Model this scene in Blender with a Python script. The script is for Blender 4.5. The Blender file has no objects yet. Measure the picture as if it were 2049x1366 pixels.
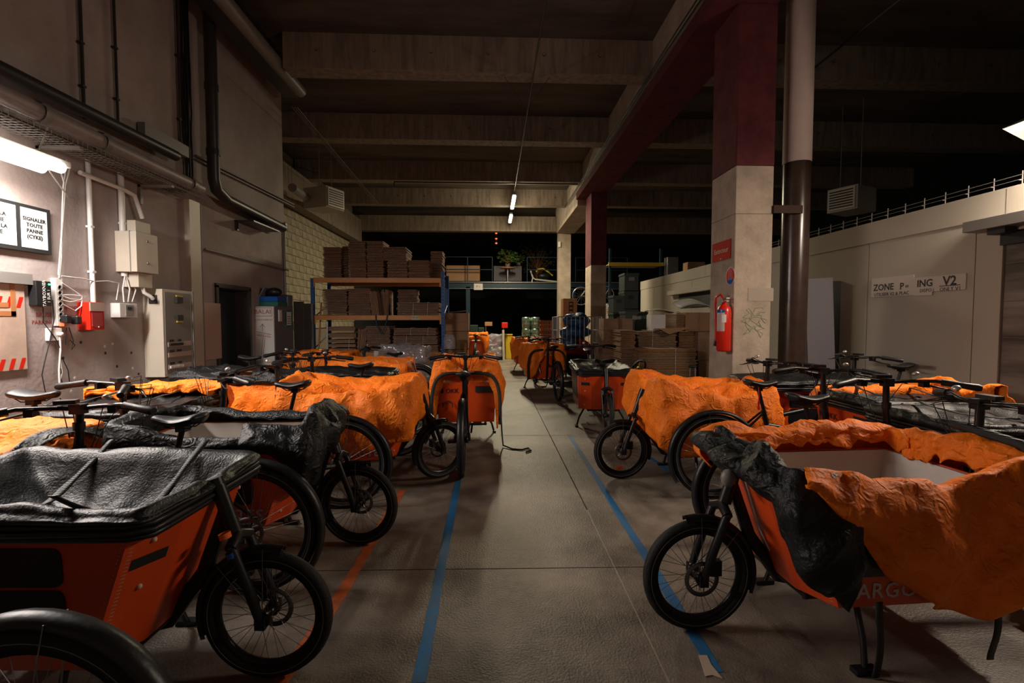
import bpy, bmesh, math, random
from mathutils import Vector, Matrix, noise

S = bpy.context.scene
COL = S.collection
PI = math.pi
random.seed(7)

# ------------------------------------------------------------------ camera
F = 950.0
CAM_H = 1.45
cam_d = bpy.data.cameras.new('camera')
cam = bpy.data.objects.new('camera', cam_d)
COL.objects.link(cam)
cam.location = (0, 0, CAM_H)
cam.rotation_euler = (PI/2 - math.radians(2.59), 0, -math.radians(2.38))
cam_d.sensor_width = 36
cam_d.lens = F/2049*36
cam_d.clip_end = 200
cam_d.clip_start = 0.02
S.camera = cam

# ------------------------------------------------------------------ world, exposure, lights
S.view_settings.view_transform = 'Standard'
S.view_settings.look = 'None'
S.view_settings.gamma = 1
S.view_settings.use_curve_mapping = False
S.view_settings.exposure = 0.4
W = bpy.data.worlds.new('world')
S.world = W
W.use_nodes = True
W.node_tree.nodes['Background'].inputs[0].default_value = (0.25, 0.4, 0.5, 1)
W.node_tree.nodes['Background'].inputs[1].default_value = 0.006

def area(name, loc, sx, sy, energy, color, rot=(0, 0, 0), spread=PI):
    l = bpy.data.lights.new(name, 'AREA')
    l.shape = 'RECTANGLE'; l.size = sx; l.size_y = sy
    l.energy = energy; l.color = color; l.spread = spread
    o = bpy.data.objects.new(name, l); COL.objects.link(o)
    o.location = loc; o.rotation_euler = rot
    return o
def point(name, loc, energy, color, r=0.1):
    l = bpy.data.lights.new(name, 'POINT'); l.energy = energy; l.color = color; l.shadow_soft_size = r
    o = bpy.data.objects.new(name, l); COL.objects.link(o); o.location = loc
    return o
WARM = (1.0, 0.82, 0.66)
NEUT = (1.0, 0.91, 0.85)
YEL = (1.0, 0.86, 0.58)
area('work_light_near_wall', (-3.62, 3.25, 2.64), 0.16, 1.6, 85, NEUT, (0, math.radians(-6), 0))
for k in range(3): point('work_glow_near_wall', (-3.60, 2.1+.6*k, 2.63), 25, NEUT, 0.06)
area('work_light_near_cold_room', (4.40, 3.20, 2.93), 0.05, 1.1, 62, WARM, (0, math.radians(25), 0))
for k in range(2): point('work_glow_near_cold_room', (4.38, 2.65+.5*k, 2.86), 21, WARM, 0.04)
area('aisle_tube_light', (0.66, 15.0, 5.04), 0.12, 1.4, 190, YEL)
area('aisle_tube_light_far', (0.66, 17.1, 5.00), 0.12, 1.3, 110, YEL)
for k in range(2): point('aisle_tube_glow', (0.66, 14.9+2.1*k, 4.98), 44, YEL, 0.08)

_R = Matrix.Rotation(-math.radians(2.38), 3, 'Z') @ Matrix.Rotation(PI/2 - math.radians(2.59), 3, 'X')
CP = Vector((0, 0, CAM_H))
def ray(px, py): return _R @ Vector(((px-1024.5)/F, -(py-683.0)/F, -1))
def PY(px, py, Y): d = ray(px, py); return CP + d*(Y/d.y)      # measured point at depth Y
def PX(px, py, X): d = ray(px, py); return CP + d*(X/d.x)      # measured point on a side wall
def PZ(px, py, Z): d = ray(px, py); return CP + d*((Z-CAM_H)/d.z)

# ------------------------------------------------------------------ materials
def mat(name, color, rough=0.6, metal=0.0, var=0.0, vscale=4.0, bump=0.0, bscale=40.0, color2=None, spec=0.5, stretch=None,
        detail=6, crinkle=0.0, crscale=14, emis=None, estr=0.0, alpha=1.0, sheen=0.0, bands=0.0, rvar=0.0):
    m = bpy.data.materials.new(name); m.use_nodes = True
    nt = m.node_tree; n = nt.nodes; L = nt.links
    b = n['Principled BSDF']
    b.inputs['Base Color'].default_value = (*color, 1)
    b.inputs['Roughness'].default_value = rough
    b.inputs['Metallic'].default_value = metal
    b.inputs['Specular IOR Level'].default_value = spec
    b.inputs['Alpha'].default_value = alpha
    tc = n.new('ShaderNodeTexCoord')
    src = tc.outputs['Object']
    if stretch:
        mp = n.new('ShaderNodeMapping'); mp.inputs['Scale'].default_value = stretch
        L.new(src, mp.inputs[0]); src = mp.outputs[0]
    if var > 0 or color2:
        t = n.new('ShaderNodeTexNoise'); t.inputs['Scale'].default_value = vscale; t.inputs['Detail'].default_value = detail
        t.inputs['Roughness'].default_value = 0.65
        L.new(src, t.inputs['Vector'])
        r = n.new('ShaderNodeValToRGB')
        c2 = color2 or tuple(c*(1-var) for c in color)
        r.color_ramp.elements[0].position = 0.36; r.color_ramp.elements[1].position = 0.64
        r.color_ramp.elements[0].color = (*c2, 1); r.color_ramp.elements[1].color = (*color, 1)
        L.new(t.outputs['Fac'], r.inputs[0]); L.new(r.outputs[0], b.inputs['Base Color'])
        if rvar:
            mr = n.new('ShaderNodeMapRange'); mr.inputs['To Min'].default_value = rough-rvar; mr.inputs['To Max'].default_value = rough+rvar
            L.new(t.outputs['Fac'], mr.inputs[0]); L.new(mr.outputs[0], b.inputs['Roughness'])
    last = None
    if bump > 0:
        t = n.new('ShaderNodeTexNoise'); t.inputs['Scale'].default_value = bscale; t.inputs['Detail'].default_value = 5
        L.new(src, t.inputs['Vector'])
        bp = n.new('ShaderNodeBump'); bp.inputs['Strength'].default_value = bump; bp.inputs['Distance'].default_value = 0.01
        L.new(t.outputs['Fac'], bp.inputs['Height']); last = bp
    if crinkle > 0:
        t = n.new('ShaderNodeTexNoise'); t.inputs['Scale'].default_value = crscale; t.inputs['Detail'].default_value = 8
        t.inputs['Distortion'].default_value = 1.6
        try: t.noise_type = 'RIDGED_MULTIFRACTAL'
        except Exception: pass
        L.new(src, t.inputs['Vector'])
        bp = n.new('ShaderNodeBump'); bp.inputs['Strength'].default_value = crinkle; bp.inputs['Distance'].default_value = 0.012
        L.new(t.outputs['Fac'], bp.inputs['Height'])
        if last: L.new(last.outputs[0], bp.inputs['Normal'])
        last = bp
    if bands > 0:
        t = n.new('ShaderNodeTexWave'); t.inputs['Scale'].default_value = bands; t.inputs['Distortion'].default_value = 1.0
        t.bands_direction = 'Z'
        L.new(src, t.inputs['Vector'])
        bp = n.new('ShaderNodeBump'); bp.inputs['Strength'].default_value = 0.4; bp.inputs['Distance'].default_value = 0.004
        L.new(t.outputs['Fac'], bp.inputs['Height'])
        if last: L.new(last.outputs[0], bp.inputs['Normal'])
        last = bp
    if last: L.new(last.outputs[0], b.inputs['Normal'])
    if emis:
        b.inputs['Emission Color'].default_value = (*emis, 1); b.inputs['Emission Strength'].default_value = estr
    if sheen: b.inputs['Sheen Weight'].default_value = sheen
    return m

M = {}
M['floor'] = mat('floor_concrete', (0.235, 0.195, 0.152), 0.44, var=0.4, vscale=2.2, bump=0.4, bscale=90, detail=15, rvar=0.16, color2=(0.085, 0.071, 0.058))
M['wall'] = mat('painted_concrete', (0.41, 0.35, 0.33), 0.8, var=0.25, vscale=1.1, bump=0.4, bscale=26, color2=(0.30, 0.238, 0.22), detail=10)
M['conc'] = mat('cast_concrete', (0.29, 0.228, 0.172), 0.85, bump=0.5, bscale=14, color2=(0.155, 0.122, 0.094), vscale=2.2, stretch=(5, 5, 0.7), detail=10)
M['conc_lite'] = mat('pillar_concrete', (0.44, 0.355, 0.28), 0.85, bump=0.6, bscale=30, color2=(0.29, 0.235, 0.185), vscale=3.0, detail=12)
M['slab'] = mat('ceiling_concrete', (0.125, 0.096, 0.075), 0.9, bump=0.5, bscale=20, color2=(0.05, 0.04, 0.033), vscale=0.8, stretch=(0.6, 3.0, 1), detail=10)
M['block'] = mat('block_masonry', (0.36, 0.31, 0.215), 0.9, bump=0.6, bscale=30, color2=(0.22, 0.19, 0.13), vscale=3, detail=8)
M['purple'] = mat('maroon_paint', (0.125, 0.030, 0.032), 0.8, spec=0.15, bump=0.25, bscale=45, color2=(0.075, 0.02, 0.026), vscale=4)
M['panel'] = mat('cold_room_panel', (0.46, 0.425, 0.35), 0.7, var=0.1, vscale=2, bump=0.08, bscale=70, color2=(0.47, 0.42, 0.345), spec=0.25)
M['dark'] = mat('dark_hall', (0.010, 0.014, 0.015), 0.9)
M['blackp'] = mat('black_plastic', (0.010, 0.010, 0.011), 0.42, spec=.4, bump=0.1, bscale=60)
M['rubber'] = mat('tyre_rubber', (0.011, 0.011, 0.011), 0.7, spec=.3, bump=0.3, bscale=90)
M['rim'] = mat('black_rim', (0.012, 0.012, 0.013), 0.3, 0.5)
M['steel'] = mat('spoke_steel', (0.22, 0.22, 0.22), 0.3, 1.0)
M['disc'] = mat('brake_disc_steel', (0.16, 0.15, 0.14), 0.35, 0.9)
M['frame'] = mat('frame_paint', (0.008, 0.008, 0.009), 0.34, spec=0.4)
M['bluef'] = mat('blue_frame_paint', (0.01, 0.10, 0.42), 0.25)
M['saddle'] = mat('saddle_vinyl', (0.016, 0.016, 0.017), 0.45, spec=.35, bump=0.1, bscale=80)
M['tarp_o'] = mat('orange_tarpaulin', (0.95, 0.225, 0.014), 0.6, bump=0.35, bscale=110, crinkle=1.0, crscale=16, color2=(0.82, 0.165, 0.008), vscale=7, spec=0.25)
M['tarp_k'] = mat('black_tarpaulin', (0.008, 0.0085, 0.009), 0.5, bump=0.5, bscale=110, crinkle=1.0, crscale=18, spec=0.35)
M['tarp_s'] = mat('black_coated_fabric', (0.008, 0.0085, 0.009), 0.42, bump=0.35, bscale=110, crinkle=0.35, crscale=7, spec=0.4)
M['webbing'] = mat('black_webbing', (0.014, 0.014, 0.014), 0.6, bands=60)
M['boxo'] = mat('orange_red_panel', (0.64, 0.066, 0.008), 0.38, bump=0.06, bscale=40, var=0.12, vscale=5)
M['boxi'] = mat('white_box_liner', (0.62, 0.57, 0.52), 0.5, bump=0.08, bscale=30)
M['window'] = mat('smoked_insert', (0.006, 0.007, 0.009), 0.35)
M['sticker'] = mat('grey_lettering', (0.55, 0.46, 0.42), 0.6)
M['stitch'] = mat('pale_thread', (0.55, 0.38, 0.28), 0.7)
M['ink'] = mat('black_ink', (0.012, 0.012, 0.012), 0.6)
M['red_ink'] = mat('red_marker', (0.33, 0.03, 0.03), 0.7)
M['paper'] = mat('white_paper', (0.72, 0.70, 0.68), 0.7)
M['white'] = mat('white_plastic', (0.66, 0.63, 0.60), 0.4)
M['bell'] = mat('silver_bell', (0.5, 0.48, 0.45), 0.35, 0.6)
M['card'] = mat('corrugated_card', (0.34, 0.195, 0.125), 0.85, color2=(0.25, 0.14, 0.09), vscale=3, bump=0.3, bscale=50, stretch=(1, 1, 6))
M['card2'] = mat('brown_card', (0.40, 0.225, 0.125), 0.85, color2=(0.33, 0.185, 0.10), vscale=2, bump=0.15, bscale=40)
M['rackb'] = mat('blue_rack_paint', (0.008, 0.085, 0.34), 0.4)
M['racko'] = mat('orange_rack_paint', (0.62, 0.24, 0.05), 0.45, var=0.1)
M['teal'] = mat('dark_blue_steel', (0.005, 0.03, 0.055), 0.45)
M['galv'] = mat('galvanised_steel', (0.42, 0.42, 0.42), 0.35, 0.9)
M['pipe'] = mat('grey_pipe', (0.30, 0.26, 0.25), 0.45, var=0.2)
M['dpipe'] = mat('dark_pipe', (0.028, 0.025, 0.026), 0.4)
M['bpipe'] = mat('brown_pipe_paint', (0.045, 0.027, 0.020), 0.25, var=0.3, vscale=6)
M['wpipe'] = mat('white_pipe_paint', (0.55, 0.44, 0.40), 0.6, var=0.1)
M['beige'] = mat('beige_enamel', (0.55, 0.49, 0.40), 0.45, var=0.08)
M['greym'] = mat('grey_metal', (0.20, 0.185, 0.17), 0.45)
M['redp'] = mat('red_paint', (0.62, 0.02, 0.008), 0.3)
M['blueT'] = mat('blue_floor_tape', (0.008, 0.135, 0.34), 0.45, color2=(0.03, 0.11, 0.20), vscale=14, detail=10)
M['orangeT'] = mat('orange_floor_tape', (0.50, 0.10, 0.02), 0.5, color2=(0.24, 0.075, 0.035), vscale=12, detail=10)
M['wood'] = mat('plywood', (0.55, 0.24, 0.08), 0.6, var=0.25, vscale=4, stretch=(1, 1, 5))
M['keg'] = mat('green_keg_metal', (0.30, 0.42, 0.33), 0.25, 0.85)
M['yellow'] = mat('yellow_plastic', (0.62, 0.42, 0.02), 0.45)
M['blueP'] = mat('blue_plastic_bag', (0.006, 0.06, 0.17), 0.45, crinkle=1.0)
M['greenP'] = mat('green_plastic', (0.01, 0.13, 0.09), 0.4)
M['leaf'] = mat('leaf', (0.10, 0.20, 0.05), 0.5)
M['leafd'] = mat('dark_leaf', (0.05, 0.07, 0.05), 0.6)
M['wrap'] = mat('clear_stretch_wrap', (0.45, 0.43, 0.48), 0.15, crinkle=1.0, crscale=9, alpha=0.42, spec=1.0)
M['tube'] = mat('lit_tube', (1, 1, 1), 0.5, emis=(1, 0.93, 0.82), estr=14)
M['tube2'] = mat('lit_tube_warm', (1, 1, 1), 0.5, emis=(1, 0.86, 0.6), estr=8)
M['ledr'] = mat('red_glow', (0.8, 0.05, 0.02), 0.5, emis=(1, 0.10, 0.03), estr=2.2)
M['ledg'] = mat('green_glow', (0.05, 0.8, 0.2), 0.5, emis=(0.05, 1, 0.25), estr=3)
M['leado'] = mat('amber_reflector', (0.8, 0.15, 0.03), 0.2)
M['cloth_red'] = mat('red_cloth', (0.25, 0.02, 0.02), 0.8)
M['crate'] = mat('brown_crate', (0.30, 0.11, 0.05), 0.5)
M['dcrate'] = mat('dark_green_crate', (0.012, 0.028, 0.024), 0.5)
M['grille'] = mat('white_grille', (0.55, 0.50, 0.42), 0.5)
M['steelsm'] = mat('smudged_steel', (0.30, 0.26, 0.23), 0.45, metal=0.3, color2=(0.09, 0.075, 0.065), vscale=1.2, stretch=(1, 0.5, 4), detail=3)
M['greyboard'] = mat('grey_board', (0.15, 0.14, 0.155), 0.7, bump=0.3, bscale=90)

# ------------------------------------------------------------------ mesh building
class MB:
    def __init__(s): s.v = []; s.f = []; s.sm = []
    def add(s, vs, fs, smooth=False, T=None):
        o = len(s.v)
        s.v += [tuple(T @ Vector(v)) if T is not None else tuple(v) for v in vs]
        s.f += [tuple(i+o for i in f) for f in fs]
        s.sm += [smooth]*len(fs)
        return s
    def box(s, c, d, T=None, rz=0.0):
        x, y, z = d[0]/2, d[1]/2, d[2]/2
        Q = Matrix.Translation(c) @ Matrix.Rotation(rz, 4, 'Z')
        if T is not None: Q = T @ Q
        vs = [(-x,-y,-z),(x,-y,-z),(x,y,-z),(-x,y,-z),(-x,-y,z),(x,-y,z),(x,y,z),(-x,y,z)]
        return s.add(vs, [(3,2,1,0),(4,5,6,7),(0,1,5,4),(1,2,6,5),(2,3,7,6),(3,0,4,7)], False, Q)
    def bb(s, a, b, T=None):
        a = Vector(a); b = Vector(b)
        return s.box((a+b)/2, [abs(b[i]-a[i]) for i in range(3)], T)
    def tube(s, pts, r, n=8, closed=False, T=None, caps=True):
        pts = [Vector(p) for p in pts]; k = len(pts)
        rr = r if isinstance(r, (list, tuple)) else [r]*k
        vs = []; prev = None
        for i, p in enumerate(pts):
            if closed: t = pts[(i+1) % k]-pts[i-1]
            else: t = pts[min(i+1, k-1)]-pts[max(i-1, 0)]
            t = t.normalized() if t.length > 1e-9 else Vector((0, 0, 1))
            if prev is None:
                a = Vector((0, 0, 1)) if abs(t.z) < 0.9 else Vector((1, 0, 0))
                u = t.cross(a).normalized()
            else:
                u = prev - t*prev.dot(t)
                u = u.normalized() if u.length > 1e-6 else t.orthogonal().normalized()
            prev = u; w = t.cross(u)
            for j in range(n):
                a = 2*PI*j/n
                vs.append(p + (u*math.cos(a)+w*math.sin(a))*rr[i])
        fs = []
        for i in range(k if closed else k-1):
            i2 = (i+1) % k
            for j in range(n):
                j2 = (j+1) % n
                fs.append((i*n+j, i*n+j2, i2*n+j2, i2*n+j))
        s.add(vs, fs, True, T)
        if caps and not closed:
            s.add(vs[:n], [tuple(range(n-1, -1, -1))], False, T)
            s.add(vs[-n:], [tuple(range(n))], False, T)
        return s
    def lathe(s, prof, n=24, T=None, smooth=True, a0=0, a1=2*PI):
        full = abs(a1-a0-2*PI) < 1e-6
        m = n if full else n+1
        vs = []
        for (r, z) in prof:
            for j in range(m):
                a = a0+(a1-a0)*j/n
                vs.append((r*math.cos(a), r*math.sin(a), z))
        fs = []
        for i in range(len(prof)-1):
            for j in range(n):
                j2 = (j+1) % m
                fs.append((i*m+j, i*m+j2, (i+1)*m+j2, (i+1)*m+j))
        return s.add(vs, fs, smooth, T)
    def torus(s, R, r, n=40, k=10, T=None, a0=0, a1=2*PI, rz=None):
        full = abs(a1-a0-2*PI) < 1e-6
        m = n if full else n+1
        vs = []; rz = rz or r
        for i in range(m):
            a = a0+(a1-a0)*i/n
            for j in range(k):
                b = 2*PI*j/k
                q = R+r*math.cos(b)
                vs.append((q*math.cos(a), q*math.sin(a), rz*math.sin(b)))
        fs = []
        for i in range(n):
            i2 = (i+1) % m
            for j in range(k):
                j2 = (j+1) % k
                fs.append((i*k+j, i2*k+j, i2*k+j2, i*k+j2))
        return s.add(vs, fs, True, T)
    def sph(s, c, r, n=12, sc=(1, 1, 1), T=None):
        vs = []; h = max(4, n//2)
        for i in range(h+1):
            t = PI*i/h
            for j in range(n):
                a = 2*PI*j/n
                vs.append((c[0]+sc[0]*r*math.sin(t)*math.cos(a), c[1]+sc[1]*r*math.sin(t)*math.sin(a), c[2]+sc[2]*r*math.cos(t)))
        fs = [(i*n+j, (i+1)*n+j, (i+1)*n+(j+1) % n, i*n+(j+1) % n) for i in range(h) for j in range(n)]
        return s.add(vs, fs, True, T)
    def grid(s, fn, nu, nv, wrap=False, smooth=True, T=None):
        mu = nu if wrap else nu+1
        vs = [fn(i/nu, j/nv) for i in range(mu) for j in range(nv+1)]
        fs = []
        for i in range(nu):
            i2 = (i+1) % mu
            for j in range(nv):
                fs.append((i*(nv+1)+j, i2*(nv+1)+j, i2*(nv+1)+j+1, i*(nv+1)+j+1))
        return s.add(vs, fs, smooth, T)
    def prism(s, poly, d, T=None):
        # poly in xz plane (x, z), extruded along y by +-d/2
        n = len(poly)
        vs = [(x, -d/2, z) for x, z in poly]+[(x, d/2, z) for x, z in poly]
        fs = [tuple(range(n)), tuple(range(2*n-1, n-1, -1))]+[(i, i+n, (i+1) % n+n, (i+1) % n) for i in range(n)]
        return s.add(vs, fs, False, T)
    def mesh(s, name, material):
        me = bpy.data.meshes.new(name)
        me.from_pydata(s.v, [], s.f)
        me.polygons.foreach_set('use_smooth', s.sm)
        me.materials.append(material if not isinstance(material, str) else M[material])
        me.update()
        return me
    def build(s, name, material, parent=None, bevel=0, **props):
        return link(name, s.mesh(name, material), parent, bevel, **props)

def link(name, me, parent=None, bevel=0, solid=0, **props):
    o = bpy.data.objects.new(name, me); COL.objects.link(o)
    if parent is not None: o.parent = parent
    if bevel:
        b = o.modifiers.new('bevel', 'BEVEL'); b.width = bevel; b.segments = 2; b.limit_method = 'ANGLE'
    if solid:
        b = o.modifiers.new('solid', 'SOLIDIFY'); b.thickness = solid; b.offset = 0
    for k, v in props.items(): o[k] = v
    return o
def tag(o, label, cat, group=None):
    o['label'] = label; o['category'] = cat
    if group: o['group'] = group
    return o
def empty(name, loc=(0, 0, 0), rz=0.0, label=None, cat=None, group=None):
    o = bpy.data.objects.new(name, None); COL.objects.link(o)
    o.location = loc; o.rotation_euler = (0, 0, rz); o.empty_display_size = 0.1
    if label: tag(o, label, cat, group)
    return o
CACHE = {}
def part(name, material, parent, fn, key=None, **kw):
    k = (key or name, material)
    if k not in CACHE:
        b = MB(); fn(b); CACHE[k] = b.mesh(name, material)
    return link(name, CACHE[k], parent, **kw)
def struct(name, b, m, parent=None, bevel=0):
    o = b.build(name, m, parent, bevel)
    if parent is None: o['kind'] = 'structure'
    return o
TXT = {}
def text(body, size, material, parent, T, name='lettering', bold=0.0, depth=0.0006, space=1.0, **props):
    key = (body, size, material, bold)
    if key not in TXT:
        c = bpy.data.curves.new('t', 'FONT'); c.body = body; c.size = size; c.align_x = 'CENTER'; c.align_y = 'CENTER'
        c.offset = bold; c.extrude = depth; c.resolution_u = 2; c.space_line = 1.15; c.space_character = space
        o = bpy.data.objects.new('t', c); COL.objects.link(o)
        dg = bpy.context.evaluated_depsgraph_get()
        me = bpy.data.meshes.new_from_object(o.evaluated_get(dg))
        bpy.data.objects.remove(o)
        me.materials.clear(); me.materials.append(M[material])
        TXT[key] = me
    o = link(name, TXT[key], parent, **props)
    o.matrix_local = T
    return o
def frameT(origin, right, up):
    r = Vector(right).normalized(); u = Vector(up).normalized(); n = r.cross(u)
    u = n.cross(r)
    T = Matrix.Identity(4)
    for i in range(3):
        T[i][0] = r[i]; T[i][1] = u[i]; T[i][2] = n[i]; T[i][3] = Vector(origin)[i]
    return T
RX = Matrix.Rotation(PI/2, 4, 'X')   # lathe axis z -> -y
def Tr(x, y, z): return Matrix.Translation((x, y, z))

# ================================================================== SETTING
ZC = 5.85
XL = -4.0
# floor
b = MB(); b.box((1.5, 12, -0.1), (17, 34, 0.2)); struct('floor', b, 'floor')
# floor joints and painted lines
def strip(name, p, q, w, m, z=0.0015, kind=True):
    p = Vector((p[0], p[1], 0)); q = Vector((q[0], q[1], 0)); d = (q-p).normalized(); n = Vector((-d.y, d.x, 0))*w/2
    bb = MB(); N = max(2, int((q-p).length/0.15))
    vs = []; rnd = random.Random(int(p.x*100)+5)
    for i in range(N+1):
        c = p.lerp(q, i/N); j = n*(1+rnd.uniform(-0.10, 0.10))
        vs += [(c+j).to_tuple(), (c-j).to_tuple()]
    top = [(x, y, z) for x, y, _ in vs]; bot = [(x, y, 0.0002) for x, y, _ in vs]
    k = len(top); fs = []
    for i in range(N): fs += [(2*i, 2*i+1, 2*i+3, 2*i+2), (2*i, 2*i+2, 2*i+2+k, 2*i+k), (2*i+1+k, 2*i+3+k, 2*i+3, 2*i+1)]
    bb.add(top+bot, fs)
    o = bb.build(name, m); o['kind'] = 'structure'
    return o
def g(px, py): return PZ(px, py, 0)
strip('trim_1', g(838, 1366), g(918, 955), 0.055, 'blueT')
strip('trim_2', g(1435, 1345), g(1300, 1125), 0.055, 'blueT')
strip('trim_3', g(1300, 1125), g(1140, 872), 0.055, 'blueT')
strip('trim_4', g(1300, 915), g(1350, 950), 0.05, 'blueT')
strip('trim_5', g(684, 1186), g(805, 980), 0.065, 'orangeT')
strip('trim_6', g(560, 1366), g(684, 1186), 0.065, 'orangeT')
strip('trim_7', g(1175, 1020), g(1340, 1366), 0.007, mat('pale_crack', (0.30, 0.25, 0.19), 0.8), z=0.001)
strip('trim_8', g(1050, 770), g(1175, 1020), 0.010, M['dark'], z=0.001)
strip('trim_9', g(600, 1142), g(1290, 1134), 0.006, M['dark'], z=0.001)
strip('trim_10', g(1000, 871), g(1145, 871), 0.009, M['dark'], z=0.001)
# torn tape patch
a_, b_, c_, d_ = g(1398, 1312), g(1415, 1312), g(1446, 1358), g(1412, 1354)
bb = MB(); q = [a_, b_, (b_+c_)/2+Vector((-0.01, 0.01, 0)), c_, (c_+d_)/2+Vector((0, .012, 0)), d_]
bb.add([(p[0], p[1], 0.004) for p in q]+[(p[0], p[1], 0.0005) for p in q], [tuple(range(6)), *[(i, i+6, (i+1) % 6+6, (i+1) % 6) for i in range(6)]])
tag(bb.build('tape_scrap', mat('torn_paper_tape', (0.42, 0.33, 0.25), 0.8)), 'torn beige scrap of paper tape stuck on the blue floor line', 'tape')

# left wall with the doorway
yd0, yd1, zd = PX(435, 700, XL).y, PX(500, 700, XL).y, PX(437, 571, XL).z
b = MB()
b.bb((XL-0.3, -3, 0), (XL, yd0, ZC)); b.bb((XL-0.3, yd0, zd), (XL, yd1, ZC)); b.bb((XL-0.3, yd1, 0), (XL, 9.4, ZC))
struct('wall_left', b, 'wall')
b = MB(); b.bb((-5.75, 9.4, 0), (XL-0.3, 9.6, ZC)); struct('wall_return', b, 'conc')
b = MB(); b.bb((XL-0.24, yd0+.02, 0.01), (XL-0.20, yd1-.02, zd-.02)); struct('door_1', b, mat('dark_blue_door', (0.012, 0.02, 0.028), 0.5))
b = MB()
for y in (yd0, yd1): b.bb((XL-0.29, y-.03, 0), (XL+0.03, y+.03, zd))
b.bb((XL-0.29, yd0-.03, zd-.03), (XL+0.03, yd1+.03, zd+.03)); struct('trim_11', b, mat('dark_door_frame', (0.06, 0.055, 0.055), 0.5))
# block wall behind the rack
xb = -5.4
b = MB(); b.bb((xb-0.3, 9.6, 0), (xb-0.05, 19.0, ZC)); wb = struct('wall_masonry', b, mat('mortar', (0.20, 0.17, 0.12), 0.9))
def blk(m): m.box((0, 0, 0), (0.08, 0.485, 0.188))
rnd = random.Random(3)
for r in range(16):
    for c in range(18):
        o = part('block', 'block', wb, blk)
        o.location = (xb-0.04+rnd.uniform(-.004, .004), 9.9+c*0.5+(0.25 if r % 2 else 0), 1.3+r*0.2)
b = MB(); b.bb((xb, 9.6, 4.45), (xb+0.35, 18.8, 5.3)); struct('wall_beam', b, 'conc')
# ceiling
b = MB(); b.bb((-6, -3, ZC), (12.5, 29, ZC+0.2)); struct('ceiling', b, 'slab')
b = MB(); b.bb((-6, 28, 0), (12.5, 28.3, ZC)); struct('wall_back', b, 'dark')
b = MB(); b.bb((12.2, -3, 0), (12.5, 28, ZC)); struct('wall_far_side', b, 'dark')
b = MB(); b.bb((-6, -3.3, 0), (12.5, -3.0, ZC)); struct('wall_front', b, 'wall')
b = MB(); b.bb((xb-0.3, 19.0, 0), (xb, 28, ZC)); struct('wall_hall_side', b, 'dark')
# transverse beams with their tie holes
CX0, CX1 = 2.79, 3.23     # pillar row
bys = [-1.2, 1.8, 4.75, 7.6, 10.45, 13.45, 16.2]
for i, y in enumerate(bys):
    for (x0, x1) in ((-5.4 if y > 9 else -3.2, CX0-0.25), (CX1, 12.2)):
        b = MB(); b.bb((x0, y, 5.32), (x1, y+0.32, ZC+.02)); bo = struct('ceiling_beam', b, 'conc')
        h = MB(); k = 0
        x = x0+0.5
        while x < x1-0.2:
            h.lathe([(0.0, 0), (0.028, 0), (0.024, 0.01)], 8, Tr(x, y+0.0005, 5.60) @ RX); x += 0.88
        ho = h.build('tie_hole', 'dark', bo); ho['kind'] = 'stuff'
b = MB(); b.bb((-5.4, 18.75, 4.92), (CX0-.2, 19.1, 5.5)); struct('ceiling_beam', b, 'conc')
b = MB(); b.bb((CX1, 18.75, 4.92), (12.2, 19.1, 5.5)); struct('ceiling_beam', b, 'conc')
# longitudinal beam: concrete above, maroon below
b = MB(); b.bb((CX0-0.25, -3, 5.20), (CX1+.1, 19.1, ZC+.02)); struct('ceiling_beam', b, 'conc_lite')
b = MB(); b.bb((CX0-.29, -3, 5.02), (CX1, 14.2, 5.20)); struct('ceiling_beam', b, 'purple')
b = MB(); b.bb((CX0-.25, 14.2, 4.85), (CX1, 18.75, 5.20)); struct('ceiling_beam', b, 'conc_lite')
# pillars
def pillar(y0, y1, x0, x1, zs):
    b = MB(); b.bb((x0, y0, 0), (x1, y1, zs)); p = struct('pillar', b, 'conc_lite', bevel=0.012)
    b = MB(); b.bb((x0-.003, y0-.003, zs), (x1+.003, y1+.003, 5.02)); b.build('painted_head', 'purple', p, bevel=0.012, label='maroon painted upper part of the pillar')
    b = MB(); b.bb((x0-.001, y0-.001, zs-.55), (x1+.001, y1+.001, zs-.545)); b.build('joint', 'dark', p)
    return p
p1 = pillar(5.4, 6.0, 2.79, 3.235, PY(1520, 331, 5.4).z)
m = MB(); c_ = PY(1522, 590, 5.4); m.bb((c_.x-.15, 5.3965, c_.z-.07), (c_.x+.15, 5.399, c_.z+.08)); m.build('repair_patch', mat('grey_patch', (.33, .28, .23), .8), p1)
rnd = random.Random(12); c_ = PY(1508, 655, 5.4)
m = MB(); m.tube([(c_.x+.17*math.cos(i*.55+.3*math.sin(i))*rnd.uniform(.3, 1), 5.398, c_.z-.30*i/60+.22+.06*math.sin(i*1.3)*rnd.uniform(.2, 1)) for i in range(60)], .0035, 4); m.build('chalk_scribble', mat('pale_green_chalk', (.27, .32, .19), .9), p1)
p2 = pillar(13.4, 14.2, CX0, CX1, PY(1190, 530, 13.4).z)
b = MB(); b.bb((2.62, 18.75, 0), (3.1, 19.2, 4.92)); struct('pillar', b, 'conc_lite')

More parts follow.
